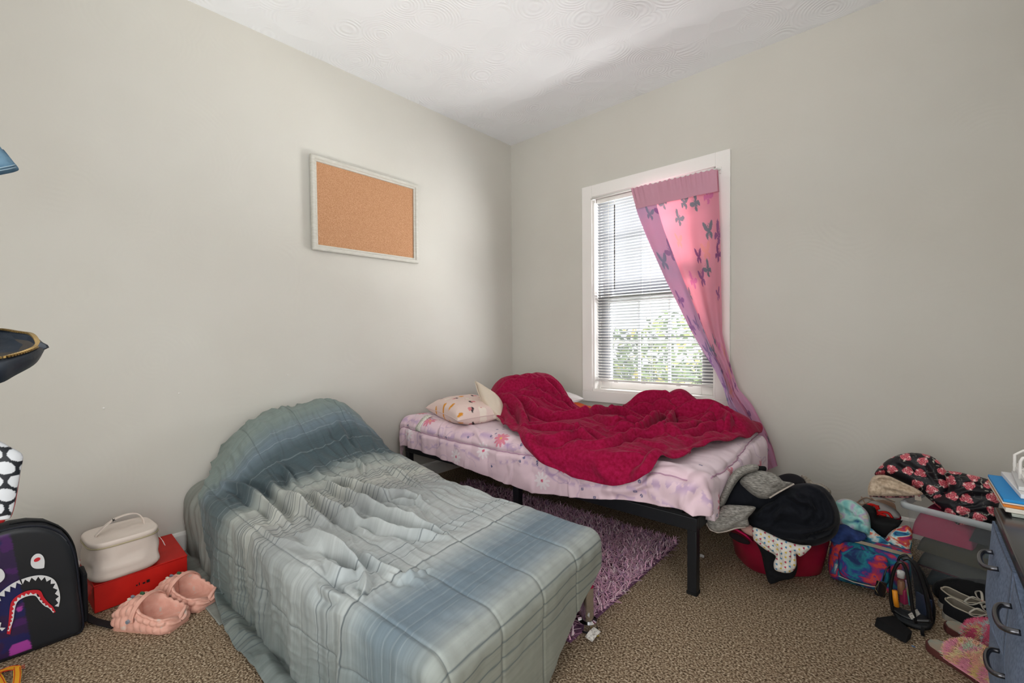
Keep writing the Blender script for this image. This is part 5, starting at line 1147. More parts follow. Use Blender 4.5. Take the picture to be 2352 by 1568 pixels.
ssl = puff('sole', [(1990, 1150), (2010, 1140), (2040, 1140), (2062, 1152), (2066, 1180), (2066, 1226), (2040, 1228), (2036, 1190), (2025, 1164), (2000, 1160)], 2.44, M('sandal_beige', '#a58772', .7), bgs, hf=.03, hb=.05, h=.007, fold=.002, seed=63)
sc_ = MB()
for pts in (((1964, 1160), (1975, 1148), (1990, 1142), (2004, 1148)), ((1968, 1152), (1980, 1158), (1995, 1152)), ((1978, 1140), (1985, 1152), (1988, 1162)), ((1998, 1140), (2012, 1150), (2030, 1148), (2050, 1160)), ((2010, 1138), (2030, 1142), (2056, 1152))):
    sc_.tube([onp(ssl, x, y, .028) for x, y in [tuple(p) for p in spline(list(pts), 4, False)]], .006, 6, flat=.5)
sc_.build('straps', M('strap_beige', '#b59a86', .7), bgs, smooth=True)
# ================================================================== CLEAR PLASTIC BIN
bc0 = np.array(pl(2106, 1338, 2, .0)[:2]); ba = math.radians(-17); ex = np.array([math.cos(ba), math.sin(ba)]); ey = np.array([-math.sin(ba), math.cos(ba)])
bin_ = thing('storage_bin', 'clear plastic storage bin packed with folded clothes beside the dresser', 'bin', (*(bc0+ex*.24+ey*.17), 0))
def bq4(a0, a1, b0, b1): return [bc0+ex*a+ey*b for a, b in ((a0, b0), (a1, b0), (a1, b1), (a0, b1))]
def bring(off, z, n=14, r=.035, L=.50, Wd=.34):
    out = []
    for (cx, cy, q0) in ((L+off-r, -off+r, -90), (L+off-r, Wd+off-r, 0), (-off+r, Wd+off-r, 90), (-off+r, -off+r, 180)):
        for k in range(n):
            q = math.radians(q0+90*k/(n-1)); p = bc0+ex*(cx+r*math.cos(q))+ey*(cy+r*math.sin(q)); out.append((p[0], p[1], z))
    return np.array(out)
m_bin = M('bin_plastic', '#cfd6da', .15, spec=.5, transp=.87); HB = .335
bw_ = np.array([bring(-.10, .004), bring(0, .004), bring(.004, .012), bring(.035, HB-.02), bring(.036, HB)])
grid_obj('walls', bw_, m_bin, bin_, wrap=True)
rimq = np.array([bring(.036, HB-.022), bring(.050, HB-.020), bring(.052, HB), bring(.048, HB+.004), bring(.036, HB+.003)])
grid_obj('rim', rimq, M('bin_rim', '#c9d2d6', .25, transp=.35), bin_, wrap=True)
def inbin(name, a0, a1, b0, b1, z0, z1, col, lab, seed, k=.0):
    n = 40; u = np.linspace(0, 1, n); A_, B_ = np.meshgrid(u, u, indexing='ij'); sh = np.clip((1-np.abs(2*A_-1)**5)*(1-np.abs(2*B_-1)**5), 0, 1)**.35
    top = z0+(z1-z0)*sh*(1+.12*fbm(A_*4, B_*4, 3, seed))+k*A_*sh; bt = z0+0*sh
    pos = bc0[None, None]+ex*(a0+(a1-a0)*A_)[..., None]+ey*(b0+(b1-b0)*B_)[..., None]
    V = np.concatenate([np.concatenate([pos, top[..., None]], -1).reshape(-1, 3), np.concatenate([pos, bt[..., None]], -1).reshape(-1, 3)]); f = grid_faces(n, n)
    o = mesh_np(name, V, np.vstack([f, f[:, ::-1]+n*n]), M(name+'_cloth', col, .95, noise=(9, [(.3, col), (.7, col)]), bump=[(12, .35, .02)])); tag(o, lab, 'clothes'); return o
inbin('folded_jeans', .02, .48, .01, .33, .008, .085, '#1b2a30', 'dark teal jeans at the bottom of the clear plastic bin', 1)
inbin('folded_crimson_top', .0, .20, .005, .2, .075, .105, '#4a1420', 'dark crimson top near the bottom of the clear plastic bin', 2)
inbin('folded_sage_jumper', .0, .34, -.005, .30, .085, .150, '#3b3c37', 'grey-green folded top low in the clear plastic bin', 3)
inbin('folded_olive_shirt', .0, .26, -.01, .30, .145, .215, '#37331f', 'olive shirt in the middle of the clear plastic bin', 4)
inbin('folded_teal_trousers', .24, .50, -.012, .32, .10, .20, '#14262e', 'dark teal trousers on the right side of the clear plastic bin', 5)
inbin('folded_grey_shirt', .20, .51, -.015, .32, .195, .25, '#3d4c53', 'blue-grey shirt on the right side of the clear plastic bin', 6)
inbin('folded_magenta_shirt', -.015, .17, -.018, .32, .21, .315, '#8e1c46', 'magenta folded shirt near the top of the clear plastic bin', 7, -.03)
inbin('folded_black_shirt', .16, .52, -.018, .33, .245, .32, '#181b20', 'black shirt on top at the right side of the clear plastic bin', 8)
# ================================================================== FLORAL JACKET ON THE BIN
rose_g = np.random.default_rng(8); ros = [(rose_g.uniform(-.35, .35), rose_g.uniform(-.25, .25)) for _ in range(2500)]
rsel = []
for p in ros:
    if all((p[0]-q[0])**2+(p[1]-q[1])**2 > .00165 for q in rsel): rsel.append(p)
def roses(a, b, d):
    c = np.ones(a.shape+(3,))*np.array(lin('#15141a'))
    v = fbm(a*34, b*34, 2, 12); c = mixc(c, '#c9c6b8', .85*(np.abs(v) < .035)*(vnoise(a*14, b*14, 5) > .05))
    v = fbm(a*26+7, b*40, 2, 22); c = mixc(c, '#6e6a66', .6*(np.abs(v) < .025)*(vnoise(a*12, b*12, 6) > 0))
    for i, (x, y) in enumerate(rsel):
        r = np.hypot((a-x), (b-y)*(1.1)); m = r < .026
        if not m.any(): continue
        th = np.arctan2(b[m]-y, a[m]-x); rr_ = r[m]; R0 = .0185*(1+.10*np.sin(3*th+i)+.16*vnoise(th*1.9+i*3, th*0+i, 4))
        t = .5+.5*np.sin(rr_*900+th*2+i); k = (rr_ < R0).astype(float); cm = c[m]
        cm = mixc(cm, '#cf4a5a', k); cm = mixc(cm, '#e58f96', k*.8*(t > .62)); cm = mixc(cm, '#8c2238', k*.8*(t < .25)); cm = mixc(cm, '#f0c8c4', k*((np.sin(th*3+i*2) > .8) & (rr_ > R0*.55))); c[m] = cm
    return c
m_rose = M('rose_print', '#15141a', .5, vcol=True, spec=.35, bump=[(30, .2, .006)])
jk = thing('floral_jacket', 'black puffer jacket with coral roses thrown over the clear plastic bin', 'jacket', at(2150, 1120, 2.05))
puff('hood_lump', [(2009, 1090), (2020, 1072), (2040, 1055), (2062, 1045), (2088, 1040), (2112, 1041), (2135, 1046), (2155, 1058), (2168, 1075), (2178, 1088), (2185, 1110), (2184, 1135), (2172, 1152), (2150, 1156), (2130, 1142), (2112, 1126), (2085, 1112), (2060, 1100), (2035, 1092)], 2.02, m_rose, jk, hf=.055, hb=.16, h=.0026, fold=.006, fs=10, colf=roses, seed=70, tilt=.35, lines=[([(2050, 1060), (2090, 1075), (2130, 1100)], .012, .010), ([(2110, 1045), (2140, 1080), (2160, 1120)], .012, .010)])
puff('body', [(2168, 1085), (2190, 1082), (2220, 1088), (2255, 1096), (2285, 1108), (2298, 1130), (2292, 1170), (2278, 1200), (2255, 1206), (2228, 1204), (2200, 1209), (2186, 1194), (2168, 1176), (2150, 1160), (2140, 1148), (2160, 1140), (2178, 1120)], 1.865, m_rose, jk, hf=.055, hb=.16, h=.0026, fold=.006, fs=10, colf=roses, seed=71, tilt=.30, lines=[([(2185, 1150), (2220, 1130), (2280, 1132)], .012, .012), ([(2190, 1180), (2230, 1170), (2285, 1165)], .012, .010), ([(2195, 1105), (2240, 1105), (2290, 1120)], .012, .008)])
m_flc = M('fleece_cream', '#c2ad96', 1.0, sheen=.3, noise=(70, [(.3, '#a58f78'), (.6, '#d0bda6')], 4), bump=[(90, .6, .004), (30, .3, .006)])
flp = puff('fleece_lining', [(1993, 1124), (1997, 1108), (2006, 1094), (2024, 1090), (2045, 1094), (2075, 1108), (2105, 1122), (2120, 1134), (2100, 1139), (2050, 1140), (2010, 1140), (1996, 1138)], 1.985, m_flc, jk, hf=.02, hb=.10, h=.005, fold=.006, seed=72, tilt=.2, lines=[([(1998, 1112), (2012, 1096), (2040, 1096), (2080, 1112), (2112, 1130)], .008, .016), ([(2020, 1112), (2050, 1120), (2090, 1128)], .012, .010)])
MB().tube([onp(flp, x, y, .006) for x, y in ((1997, 1138), (2040, 1141), (2080, 1141), (2113, 1138))], .0042, 8).build('hem_braid', M('braid', '#3d2228', .8, noise=(120, [(.42, '#2a181d'), (.58, '#a06a6c')])), jk, smooth=True)
MB().band([onp(flp, 2108, 1138, .010), onp(flp, 2109, 1149, .012)], RT, .026, .001).build('size_tag', M('tag_cream', '#b8ada0', .8), jk)
# ================================================================== CLEAR MINI BACKPACK
m_vinyl = M('clear_vinyl', '#3c4248', .08, spec=.6, transp=.78); m_trim2 = M('black_trim', '#0c0d10', .35, spec=.5)
cb_ = thing('clear_backpack', 'see-through backpack with black trim full of small things on the carpet by the shoes', 'backpack', (2.72, -.93, 0))
dd = 1.665
shell = [(2044, 1340), (2050, 1312), (2062, 1290), (2080, 1283), (2098, 1290), (2114, 1312), (2128, 1345), (2138, 1385), (2142, 1415), (2132, 1438), (2105, 1438), (2072, 1424), (2052, 1405), (2045, 1375)]
shl = puff('shell', shell, dd, m_vinyl, cb_, hf=.05, hb=.05, h=.012, fold=.002, seed=80)
def trim(pts, d, r=.0055): return MB().tube([onp(shl, x, y, dd-d) for x, y in [tuple(p) for p in spline(pts, 5, False)]], r, 8).build('trim', m_trim2, cb_, smooth=True)
trim([(2052, 1405), (2046, 1375), (2048, 1330), (2060, 1296), (2072, 1292), (2082, 1310), (2090, 1350), (2096, 1395), (2104, 1430)], dd-.055); trim([(2072, 1284), (2086, 1282), (2104, 1300), (2120, 1340), (2132, 1390), (2136, 1428)], dd-.035, .007)
trim([(2098, 1288), (2116, 1312), (2132, 1350), (2144, 1395), (2142, 1430)], dd+.03, .006); trim([(2050, 1398), (2075, 1414), (2105, 1424), (2138, 1426)], dd-.052, .006)
trim([(2062, 1288), (2068, 1278), (2080, 1274), (2088, 1282)], dd-.02, .004)
puff('base', [(2050, 1392), (2075, 1404), (2110, 1414), (2142, 1418), (2144, 1436), (2120, 1446), (2085, 1436), (2056, 1418)], dd, M('base_black', '#111215', .5), cb_, hf=.052, hb=.05, h=.010, fold=.002, seed=81)
puff('back_panel', [(2090, 1284), (2104, 1290), (2122, 1315), (2140, 1365), (2148, 1410), (2142, 1434), (2120, 1430), (2105, 1380), (2096, 1320)], dd+.055, M('panel_black', '#0e0f12', .7), cb_, hf=.02, hb=.03, h=.010, fold=.003, seed=82)
MB().band([onp(shl, 2096, 1404, .056), onp(shl, 2104, 1416, .056)], RT, .040, .001).build('label_card', M('card_print', '#c9c5bc', .6, noise=(260, [(.44, '#8f8c86'), (.5, '#cfcbc2')], 2, (.4, .4, 2))), cb_)
MB().band([at(2120, 1440, dd-.05), at(2118, 1452, dd-.07), at(2120, 1460, dd-.085)], RT, .010, .002).build('pull_strap', m_trim2, cb_)
def item(name, lab, cat, mb, mat, **k): return tag(mb.build(name, mat, None, **k), lab, cat)
mbx = MB().col('#a58aa0'); 
for k in range(8):
    mbx.col(['#8f7a92', '#a58aa0', '#b58f8c', '#8ca36d', '#6fa06a', '#4f9a8a', '#3f9a96', '#3f8f98'][k]); mbx.obox(at(2085+.9*k*1.2, 1335+k*7.2, dd-.035), RT*.008, UP*.0058+RT*-.0009, FW*.0015)
item('stencil_ruler', 'pastel rainbow stencil ruler inside the see-through backpack', 'ruler', mbx, M('ruler_rainbow', '#ffffff', .4, vcol=True), vc=True)
item('orange_marker', 'orange-yellow marker at the left side inside the see-through backpack', 'marker', MB().tube([at(2055, 1356, dd-.03), at(2057, 1376, dd-.03), at(2060, 1392, dd-.03)], .008, 10), M('marker_orange', '#d98a1e', .45), smooth=True)
item('pink_case', 'magenta pencil case in the middle of the see-through backpack', 'pencil case', MB().obox(at(2077, 1368, dd-.015), RT*.010+UP*.002, UP*.026, FW*.012), M('case_magenta', '#a3194f', .5), bevel=.004)
gl = thing('glue_bottle', 'little bottle with a white cap inside the top of the see-through backpack', 'bottle', at(2068, 1330, dd-.01))
axu = np.array([RT, -FW, UP]).T
MB().lathe(at(2070, 1344, dd-.01), [(.006, -.03), (.010, -.03), (.011, -.026), (.011, .012), (.007, .018)], 16, axu).build('bottle', M('bottle_amber', '#9c6b4a', .3), gl, smooth=True)
MB().lathe(at(2069, 1318, dd-.01), [(.011, -.012), (.0115, .008), (.009, .012)], 16, axu).build('cap', m_plas, gl, smooth=True)
item('blue_folder', 'dark blue notebook standing in the back of the see-through backpack', 'notebook', MB().obox(at(2122, 1390, dd+.0), RT*.004, UP*.035, FW*.03), M('folder_blue', '#26344f', .5), bevel=.001)
# black strap lying in front, small black case hanging at its left
stp = MB(); w_pts = [at(x, y, d) for x, y, d in ((2052, 1412, 1.60), (2040, 1418, 1.57))]
tag(MB().add([*(pl(x, y, 2, .026) for x, y in ((2012, 1417), (2052, 1412), (2096, 1449), (2084, 1462))), *(pl(x, y, 2, .004) for x, y in ((2007, 1437), (2052, 1428), (2092, 1468), (2080, 1478)))],
         [(0, 1, 2, 3), (7, 6, 5, 4), (0, 4, 5, 1), (1, 5, 6, 2), (2, 6, 7, 3), (3, 7, 4, 0)]).build('black_strap', M('webbing_black', '#0a0a0c', .9, bump=[(260, .3, .001)]), None, bevel=.003), 'wide black strap folded on the carpet in front of the see-through backpack', 'strap')
kc = thing('card_holder', 'small black card holder clipped to the left side of the see-through backpack', 'card holder', at(2022, 1352, 1.66))
MB().obox(at(2023, 1352, 1.66), RT*.016-UP*.004, UP*.026+RT*.004, FW*.006).build('holder', M('holder_black', '#15161a', .3), kc, bevel=.003)
MB().tube([at(x, y, 1.655) for x, y in ((2010, 1352), (2020, 1334), (2034, 1346), (2036, 1358), (2024, 1374), (2010, 1352))], .0012, 5).build('edge', M('gold_edge', '#8a7a52', .4, metal=.7), kc, smooth=True)
MB().tube([at(x, y, 1.65) for x, y in ((2028, 1334), (2032, 1318), (2036, 1306), (2044, 1300))], .003, 6).build('clip', m_trim2, kc, smooth=True)
# black tote / jacket behind the shoes, with rainbow pins
bt = thing('black_bag', 'soft black bag with little rainbow badges slumped behind the white-laced shoes', 'bag', (2.95, -.72, 0))
puff('body', [(2140, 1350), (2160, 1330), (2200, 1322), (2250, 1318), (2300, 1325), (2320, 1380), (2310, 1440), (2250, 1445), (2190, 1430), (2150, 1400)], 1.80, M('bag_black', '#0c0c0e', .9, sheen=.2, bump=[(60, .4, .005)]), bt, hf=.06, hb=.10, h=.010, fold=.010, seed=90, tilt=.5)
for (px_, py_, r_) in ((2259, 1387, .010), (2272, 1416, .013)):
    for k, colr in enumerate(('#c43c28', '#d99a2c', '#3a6fae')):
        arc = [at(px_+(9-2.2*k)*math.cos(q)*r_/.011, py_-(9-2.2*k)*math.sin(q)*r_/.011, 1.66) for q in np.linspace(.1 if r_ > .011 else 1.4, 3.0 if r_ > .011 else 5.0, 12)]
        MB().tube(arc, .0016, 6).build('rainbow_badge', M('badge', colr, .5), bt, smooth=True)
# ---- canvas shoes
def lowshoe(heel, ang, label, z=0.0, lift=0.0):
    L, Wd = .235, .084
    t = thing('canvas_shoe', label, 'shoe', (heel[0], heel[1], z), group='pair of black canvas shoes')
    G = shoe_upper(L, Wd, [(0, .035), (.03, .058), (.2, .050), (.40, .052), (.52, .062), (.7, .050), (.88, .036), (1, .02)], [(0, 0), (.02, .0), (.05, .75), (.2, .86), (.42, .80), (.52, .35), (.56, 0), (1, 0)], .016)
    n, m = G.shape[:2]
    grid_obj('upper', place(G[:, np.r_[0:26, m-26:m]], (heel[0], heel[1], z+.012), ang)[:, :26], M('canvas_black', '#121317', .9), t)
    grid_obj('upper', place(G, (heel[0], heel[1], z+.012), ang)[:, m-26:], bpy.data.materials['canvas_black'], t)
    grid_obj('lining', place(G, (heel[0], heel[1], z+.012), ang)[:, 25:m-25], M('shoe_lining', '#7d7568', .9), t)
    xx = np.linspace(0, 1, 40); wk = np.interp(xx, [0, .03, .1, .3, .5, .7, .9, .98, 1], [.0, .5, .76, .82, .88, 1.02, .78, .4, .0])*Wd/2*1.06
    pts = [(a*L*1.02-.003, b) for a, b in zip(xx, wk)]+[(a*L*1.02-.003, -b) for a, b in zip(xx[::-1], wk[::-1])][1:-1]; k = len(pts)
    V = place(np.array([(a, b, c) for c in (0, .020) for a, b in pts]), (heel[0], heel[1], z), ang)
    mesh_np('sole', V, [tuple(range(k-1, -1, -1)), tuple(range(k, 2*k))]+[(i, (i+1) % k, (i+1) % k+k, i+k) for i in range(k)], M('rubber_sole', '#a39c90', .7), t, False)
    cl = G[:, 25]; cr = G[:, m-26]
    ii = [i for i in range(n) if .012*L < G[i, 0, 0] < .52*L]
    loop = [cl[i] for i in ii]+[cr[i] for i in ii[::-1]]
    MB().tube(list(place(np.array(loop)+[0, 0, .0], (heel[0], heel[1], z+.012), ang)), .0026, 6, closed=True).build('collar', M('collar_cream', '#b0a896', .8), t, smooth=True)
    lb_ = MB(); T_ = lambda P: list(place(np.array(P), (heel[0], heel[1], z+.012), ang))
    for q in range(5):
        x = (.52+.055*q)*L; h_ = float(np.interp(x, G[:, 0, 0], G[:, 25, 2])); lb_.band(T_([(x, -.022, h_-.014), (x+.004, -.008, h_+.002), (x+.004, .008, h_+.002), (x, .022, h_-.014)]), np.array([math.cos(ang), math.sin(ang), 0]), .008, .002)
    h0 = .066
    lb_.tube(T_(spline([(.55*L, 0, h0), (.46*L, .030, h0+.022), (.36*L, .045, h0+.006), (.42*L, .030, h0-.004), (.54*L, .004, h0+.004)], 6, False)), .0042, 6, flat=.5)
    lb_.tube(T_(spline([(.55*L, 0, h0), (.50*L, -.032, h0+.020), (.44*L, -.050, h0-.002), (.50*L, -.036, h0-.008), (.55*L, -.002, h0+.004)], 6, False)), .0042, 6, flat=.5)
    lb_.tube(T_(spline([(.55*L, 0, h0+.004), (.66*L, .030, h0+.004), (.80*L, .045, h0-.026), (1.0*L, .040, h0-.048)], 6, False)), .0036, 6, flat=.5)
    lb_.tube(T_(spline([(.55*L, 0, h0+.004), (.70*L, -.024, h0+.006), (.86*L, -.040, h0-.022), (1.06*L, -.034, h0-.052)], 6, False)), .0036, 6, flat=.5)
    tag(lb_.build('laces', M('lace_pale', '#b5b0a4', .8), t, smooth=True), 'pale knotted laces')
    return t
lowshoe(pl(2170, 1378, 2, .055)[:2], math.radians(-34), 'black canvas shoe with pale laces, the nearer of the pair behind the fluffy slippers')
lowshoe(pl(2160, 1352, 2, .058)[:2], math.radians(-32), 'black canvas shoe pressed against the slumped black bag, the farther of the pair')
# ---- fluffy slippers
def slipper(heel, ang, label, seed, cols):
    L, Wd = .262, .096
    t = thing('fluffy_slipper', label, 'slipper', (heel[0], heel[1], 0), group='pair of fluffy slippers')
    xx = np.linspace(0, 1, 48); wk = np.interp(xx, [0, .02, .08, .2, .35, .5, .7, .88, .96, 1], [.0, .42, .72, .84, .82, .86, 1.0, .84, .5, .0])*Wd/2
    pts = [(a*L, b) for a, b in zip(xx, wk)]+[(a*L, -b) for a, b in zip(xx[::-1], wk[::-1])][1:-1]; k = len(pts)
    V = place(np.array([(a*s_+.0, b*s_, c) for c, s_ in ((0, .97), (.004, 1.0), (.020, 1.0), (.022, .98)) for a, b in pts]), (heel[0], heel[1], 0), ang)
    Fs = [tuple(range(k-1, -1, -1)), tuple(range(3*k, 4*k))]+[(i+r*k, (i+1) % k+r*k, (i+1) % k+(r+1)*k, i+(r+1)*k) for r in range(3) for i in range(k)]
    mesh_np('sole', V, Fs, M('slipper_sole', '#5a2f2c', .7), t, False)
    V = place(np.array([(a*.95+.006, b*.90, c) for c in (.0215, .026) for a, b in pts]), (heel[0], heel[1], 0), ang)
    mesh_np('insole', V, [tuple(range(k-1, -1, -1)), tuple(range(k, 2*k))]+[(i, (i+1) % k, (i+1) % k+k, i+k) for i in range(k)], M('insole_plush', '#9f8f80', .95, noise=(25, [(.35, '#8fa096'), (.65, '#b09a86')]), bump=[(120, .4, .002)]), t, False)
    u = np.linspace(.27, .995, 60); a = np.linspace(0, np.pi, 40)
    w = np.interp(u, [.27, .5, .7, .88, .96, 1], [.84, .92, 1.05, .90, .55, .04])*Wd/2; h = np.interp(u, [.27, .42, .65, .8, .92, 1], [.046, .064, .064, .052, .040, .022])
    for band_, (lo_, hi_) in enumerate(((0, 34), (28, 60))):
        G = np.stack([np.repeat((u*L)[:, None], 40, 1), w[:, None]*np.cos(a)[None], .014+h[:, None]*np.sin(a)[None]**.8], -1)[lo_:hi_]
        kx = np.linspace(-1, 1, hi_-lo_)[:, None]; G[..., 2] += .012*(1-kx**2)*np.sin(a)[None]; G[..., 1] *= 1+.06*(1-kx**2)
        Q = place(G, (heel[0], heel[1], 0), ang); Nn = grid_normals(Q); cen = np.array([heel[0]+.6*L*math.cos(ang), heel[1]+.6*L*math.sin(ang), .02]); sg = np.sign(((Q-cen)*Nn).sum(-1)); Nn *= np.where(sg == 0, 1, sg)[..., None]
        base = grid_obj('vamp', Q, M('slipper_plush', cols[0], 1.0), t)
        m_ = 5200; gi = np.random.default_rng(seed+band_); fi, fj = gi.uniform(0, Q.shape[0]-1.001, m_), gi.uniform(1, 38, m_); i0, j0 = fi.astype(int), fj.astype(int); fi, fj = (fi-i0)[:, None], (fj-j0)[:, None]
        lerp = lambda X: (X[i0, j0]*(1-fi)+X[i0+1, j0]*fi)*(1-fj)+(X[i0, j0+1]*(1-fi)+X[i0+1, j0+1]*fi)*fj
        pp, nn = lerp(Q), lerp(Nn); nn /= np.linalg.norm(nn, axis=1, keepdims=True)
        v = fbm(pp[:, 0]*20+seed, pp[:, 1]*20, 2, seed); idx = np.clip(((v+.28)/.56*len(cols)).astype(int), 0, len(cols)-1)
        cc = np.array([lin(c) for c in cols])[idx]*gi.uniform(.9, 1.15, (m_, 1))
        V, Fq, C_ = blades(pp, nn, .013, .0022, lean=.7, seg=2, seed=seed+9, cols=cc)
        tag(mesh_np('fur', V, Fq, M('slipper_fur', '#d98aa0', .9, vcol=True, sheen=.3), base, True, C_), kind='stuff')
    return t
pal_s = ['#c9b06a', '#d58a9c', '#d8697f', '#9fbab2', '#d9a08c', '#cbb97c']
h1 = pl(2132, 1466, 2, .024); h2 = pl(2172, 1424, 2, .024)
slipper(h1[:2], math.radians(-36), 'fluffy pastel slipper nearest the camera, its toe beside the blue-grey dresser', 101, ['#e79bb0', '#e0c483', '#eab09c', '#e8dba8', '#eda5b8', '#c3d8bc', '#ebb79c'])
slipper(h2[:2], math.radians(-32), 'fluffy pink slipper lying behind the other, next to the pale-laced shoes', 131, ['#e46a8c', '#e88fa4', '#b4d6d0', '#e67882', '#e3d596', '#de5c80'])
# ================================================================== DRESSER
m_fab = M('drawer_fabric', '#66748a', .85, noise=(140, [(.35, '#5c6a80'), (.65, '#72819a')], 4), bump=[(400, .3, .001, 'weave'), (8, .10, .01)]); m_top = M('dresser_top', '#17181b', .22, spec=.5)
DX, DY1 = 2.845, -1.53
dr = thing('dresser', 'blue-grey fabric drawer dresser with dark bow handles at the right edge', 'dresser', (3.03, -1.95, 0))
MB().box(DX, 3.24, -2.15, DY1, .628, .645).build('top', m_top, dr, bevel=.003)
fm = MB()
for x in (DX+.012, 3.22):
    for y in (DY1-.012, -2.135): fm.box(x-.010, x+.010, y-.010, y+.010, 0, .628)
for z in (.06, .235, .43, .615):
    fm.box(DX+.002, 3.23, DY1-.022, DY1-.002, z, z+.014); fm.box(DX+.002, 3.23, -2.145, -2.125, z, z+.014); fm.box(DX+.002, DX+.022, -2.135, DY1-.01, z, z+.014)
fm.build('frame', m_black, dr)
m_hand = M('handle_metal', '#5a5a5e', .25, metal=.9)
for r_, (z0, z1, bul) in enumerate(((.445, .612, .018), (.250, .425, .006), (.075, .232, .004))):
    for c_i, (y0, y1) in enumerate(((-1.832, DY1-.004), (-2.14, -1.838))):
        n = 24; u = np.linspace(0, 1, n); A_, B_ = np.meshgrid(u, u, indexing='ij'); sag = .030*np.sin(np.pi*A_)*B_**3*(1 if r_ == 0 and c_i == 1 else .15)
        Fx = DX-.002-bul*(1-B_)*(.55+.45*np.sin(np.pi*A_))-.006*np.sin(np.pi*A_)*np.sin(np.pi*B_); yy = y0+(y1-y0)*A_; zz = z0+(z1-z0)*B_-sag
        V1 = np.stack([Fx, yy, zz], -1); V2 = np.stack([Fx*0+3.20, yy, zz], -1)
        V = np.concatenate([V1.reshape(-1, 3), V2.reshape(-1, 3)]); f = grid_faces(n, n); rimi = [i*n for i in range(n)]+[(n-1)*n+j for j in range(1, n)]+[i*n+n-1 for i in range(n-2, -1, -1)]+[j for j in range(n-2, 0, -1)]
        Fs = [tuple(q) for q in f]+[tuple(reversed([k+n*n for k in q])) for q in f]+[(rimi[i], rimi[(i+1) % len(rimi)], rimi[(i+1) % len(rimi)]+n*n, rimi[i]+n*n) for i in range(len(rimi))]
        dw = mesh_np('drawer', V, Fs, m_fab, dr, False)
        dw.data.polygons.foreach_set('use_smooth', [len(p.vertices) == 4 and i < len(f) for i, p in enumerate(dw.data.polygons)])
        yc = (-1.70 if c_i == 0 else -1.965-.075) if r_ != 1 else (-1.735 if c_i == 0 else -2.19); zc_ = z0+(z1-z0)*.60; hx = DX-.006-bul*.5
        if r_ == 0: yc = -1.695 if c_i == 0 else -1.955; zc_ = .572
        if r_ == 1: yc = -1.765 if c_i == 0 else -2.0; zc_ = .392
        hl = .047; pts = [(hx+.004, yc+hl, zc_+.004), (hx-.010, yc+hl*.96, zc_+.002), (hx-.017, yc+hl*.6, zc_-.002), (hx-.019, yc, zc_-.003), (hx-.017, yc-hl*.6, zc_-.002), (hx-.010, yc-hl*.96, zc_+.002), (hx+.004, yc-hl, zc_+.004)]
        MB().tube(spline(pts, 5, False), .0048, 10).build('handle', m_hand, dw, smooth=True)
# ---- papers on the dresser
def sheet(name, lab, cat, px, z, t, mat, **k):
    q = [pl(x, y, 2, z) for x, y in px]; V = [(*p[:2], z) for p in q]+[(*p[:2], z-t) for p in q]; n = len(q)
    o = MB().add(V, [tuple(range(n)), tuple(range(2*n-1, n-1, -1))]+[(i, i+n, (i+1) % n+n, (i+1) % n) for i in range(n)]).build(name, mat, None, **k); return tag(o, lab, cat)
def stackbox(name, lab, cat, x0, x1, y0, y1, z0, z1, rz, mat, bev=.001):
    c = np.array([(x0+x1)/2, (y0+y1)/2]); ca, sa = math.cos(rz), math.sin(rz); V = []
    for z in (z0, z1):
        for x, y in ((x0, y0), (x1, y0), (x1, y1), (x0, y1)):
            dx, dy = x-c[0], y-c[1]; V.append((c[0]+dx*ca-dy*sa, c[1]+dx*sa+dy*ca, z))
    o = MB().add(V, [(3, 2, 1, 0), (4, 5, 6, 7)]+[(i, (i+1) % 4, (i+1) % 4+4, i+4) for i in range(4)]).build(name, mat, None, bevel=bev); return tag(o, lab, cat)
ya, yb = -1.585, -1.345
paper = lambda n, c: M(n, c, .6)
stackbox('acrylic_tray', 'pale plastic tray at the bottom of the paper stack on the dresser', 'tray', 2.868, 3.10, ya-.004, yb, .6455, .652, .0, M('tray_clear', '#b7bdb4', .2, transp=.2))
stackbox('white_notebook', 'white notebook lying on the plastic tray in the paper stack', 'notebook', 2.855, 3.09, ya+.004, yb, .6525, .662, .03, paper('paper_white', '#d5d0c6'))
stackbox('orange_folder', 'orange folder in the paper stack on the dresser', 'folder', 2.853, 3.09, ya+.006, yb, .6625, .668, .02, paper('paper_orange', '#cf7a2c'))
stackbox('white_folder', 'thin white folder between the orange folder and the blue folder', 'folder', 2.852, 3.09, ya+.010, yb, .6685, .672, .02, paper('paper_white2', '#cfc9c2'))
stackbox('blue_folder', 'bright blue folder in the paper stack on the dresser', 'folder', 2.853, 3.09, ya+.012, yb, .6725, .679, .025, paper('paper_blue', '#1d86c8'))
stackbox('loose_papers', 'loose white papers on top of the bright blue folder', 'papers', 2.880, 3.09, ya+.040, yb+.01, .6795, .690, .05, paper('paper_bright', '#dcdcdc'))
stackbox('folded_pages', 'crumpled folded pages lying on the loose white papers', 'papers', 2.888, 3.05, ya+.060, yb-.02, .6905, .700, -.04, paper('paper_grey', '#c9c9c8'))
tg_ = stackbox('acrylic_sheet', 'smoky see-through acrylic sheet with a white edge leaning over the papers', 'acrylic sheet', 2.905, 3.12, ya+.05, yb+.03, .7005, .706, .03, M('smoky_acrylic', '#4a4338', .12, spec=.5, transp=.35))
MB().band([(2.905, ya+.05, .707), (2.905, (ya+yb)/2, .708), (2.905, yb+.03, .707)], np.array([1, 0, 0]), .014, .010).build('white_edge', m_plas, tg_)
wr = thing('wire_rack', 'white wire rack standing on the dresser at the right edge of the picture', 'rack', (2.99, -1.42, .646))
xa, yr_ = 2.965, -1.44
mbw = MB(); wz = [pl(2343, y, 1, -1.44)[2] for y in (1048, 1078, 1120)]; xl = pl(2343, 1080, 1, -1.44)[0]
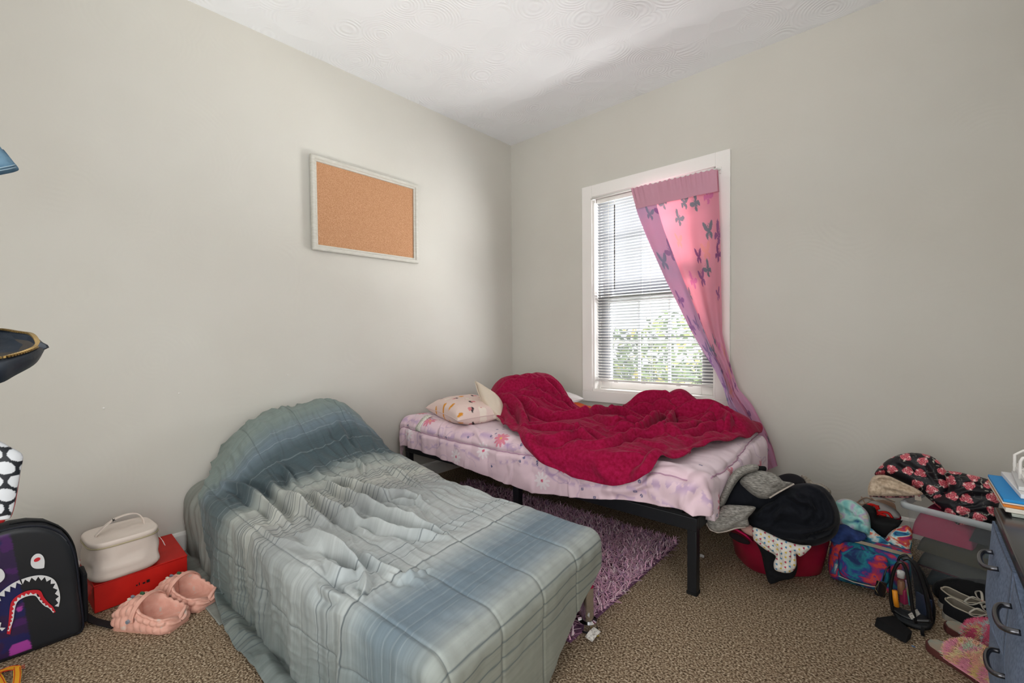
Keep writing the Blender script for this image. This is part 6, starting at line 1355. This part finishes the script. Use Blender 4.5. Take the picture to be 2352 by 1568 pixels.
mbw.tube([(xl, -1.44, .647), (xl, -1.44, wz[0]-.012), (xl+.004, -1.44, wz[0]-.003), (xl+.014, -1.44, wz[0]), (xl+.20, -1.44, wz[0]), (xl+.214, -1.44, wz[0]-.012), (xl+.214, -1.44, .647)], .0035, 8)
mbw.tube([(xl, -1.44, wz[1]), (xl+.214, -1.44, wz[1])], .0022, 6); mbw.tube([(xl, -1.44, wz[2]), (xl+.214, -1.44, wz[2])], .0022, 6)
mbw.build('front_frame', M('wire_white', '#dedbd6', .4), wr, smooth=True)
mb2 = MB().tube([(xl, -1.36, .647), (xl, -1.36, wz[0]-.012), (xl+.014, -1.36, wz[0]), (xl+.20, -1.36, wz[0]), (xl+.214, -1.36, .647)], .0035, 8); mb2.build('back_frame', bpy.data.materials['wire_white'], wr, smooth=True)
mb3 = MB(); 
for x in (xl, xl+.214): mb3.tube([(x, -1.44, .65), (x, -1.36, .65)], .0030, 6)
mb3.build('cross_bar', bpy.data.materials['wire_white'], wr, smooth=True)
# ================================================================== BITS ON THE CARPET
def scrap(name, lab, px, py, s, col, seed, h=.006):
    p = pl(px, py, 2, .0); u = np.linspace(-1, 1, 10); A_, B_ = np.meshgrid(u, u, indexing='ij')
    Q = np.stack([p[0]+s*(A_+.3*B_*np.sin(seed)), p[1]+s*.6*(B_+.3*A_*np.cos(seed)), .004+h*(.5+.5*vnoise(A_*1.6+seed, B_*1.6, seed))], -1)
    tag(solid(grid_obj(name, Q, M(name+'_'+str(seed), col, .6)), .0008), lab, 'scrap')
scrap('paper_scrap', 'torn scrap of white paper on the carpet behind the front bed leg', 1609, 1281, .016, '#b9b6b2', 3, .014)
scrap('pink_scrap', 'tiny pink scrap on the carpet in front of the clogs', 543, 1478, .006, '#c9506f', 5)
scrap('yellow_crumb', 'yellow crumb on the carpet beside the purple rug label', 1371, 1463, .006, '#b5a04a', 7)
scrap('candy_wrapper', 'crumpled brown wrapper on the shag rug under the window bed', 1176, 1119, .030, '#6e5138', 9, .02)
scrap('blue_crumb', 'tiny blue crumb on the carpet in front of the fluffy slippers', 2098, 1489, .004, '#3c6fa0', 11)
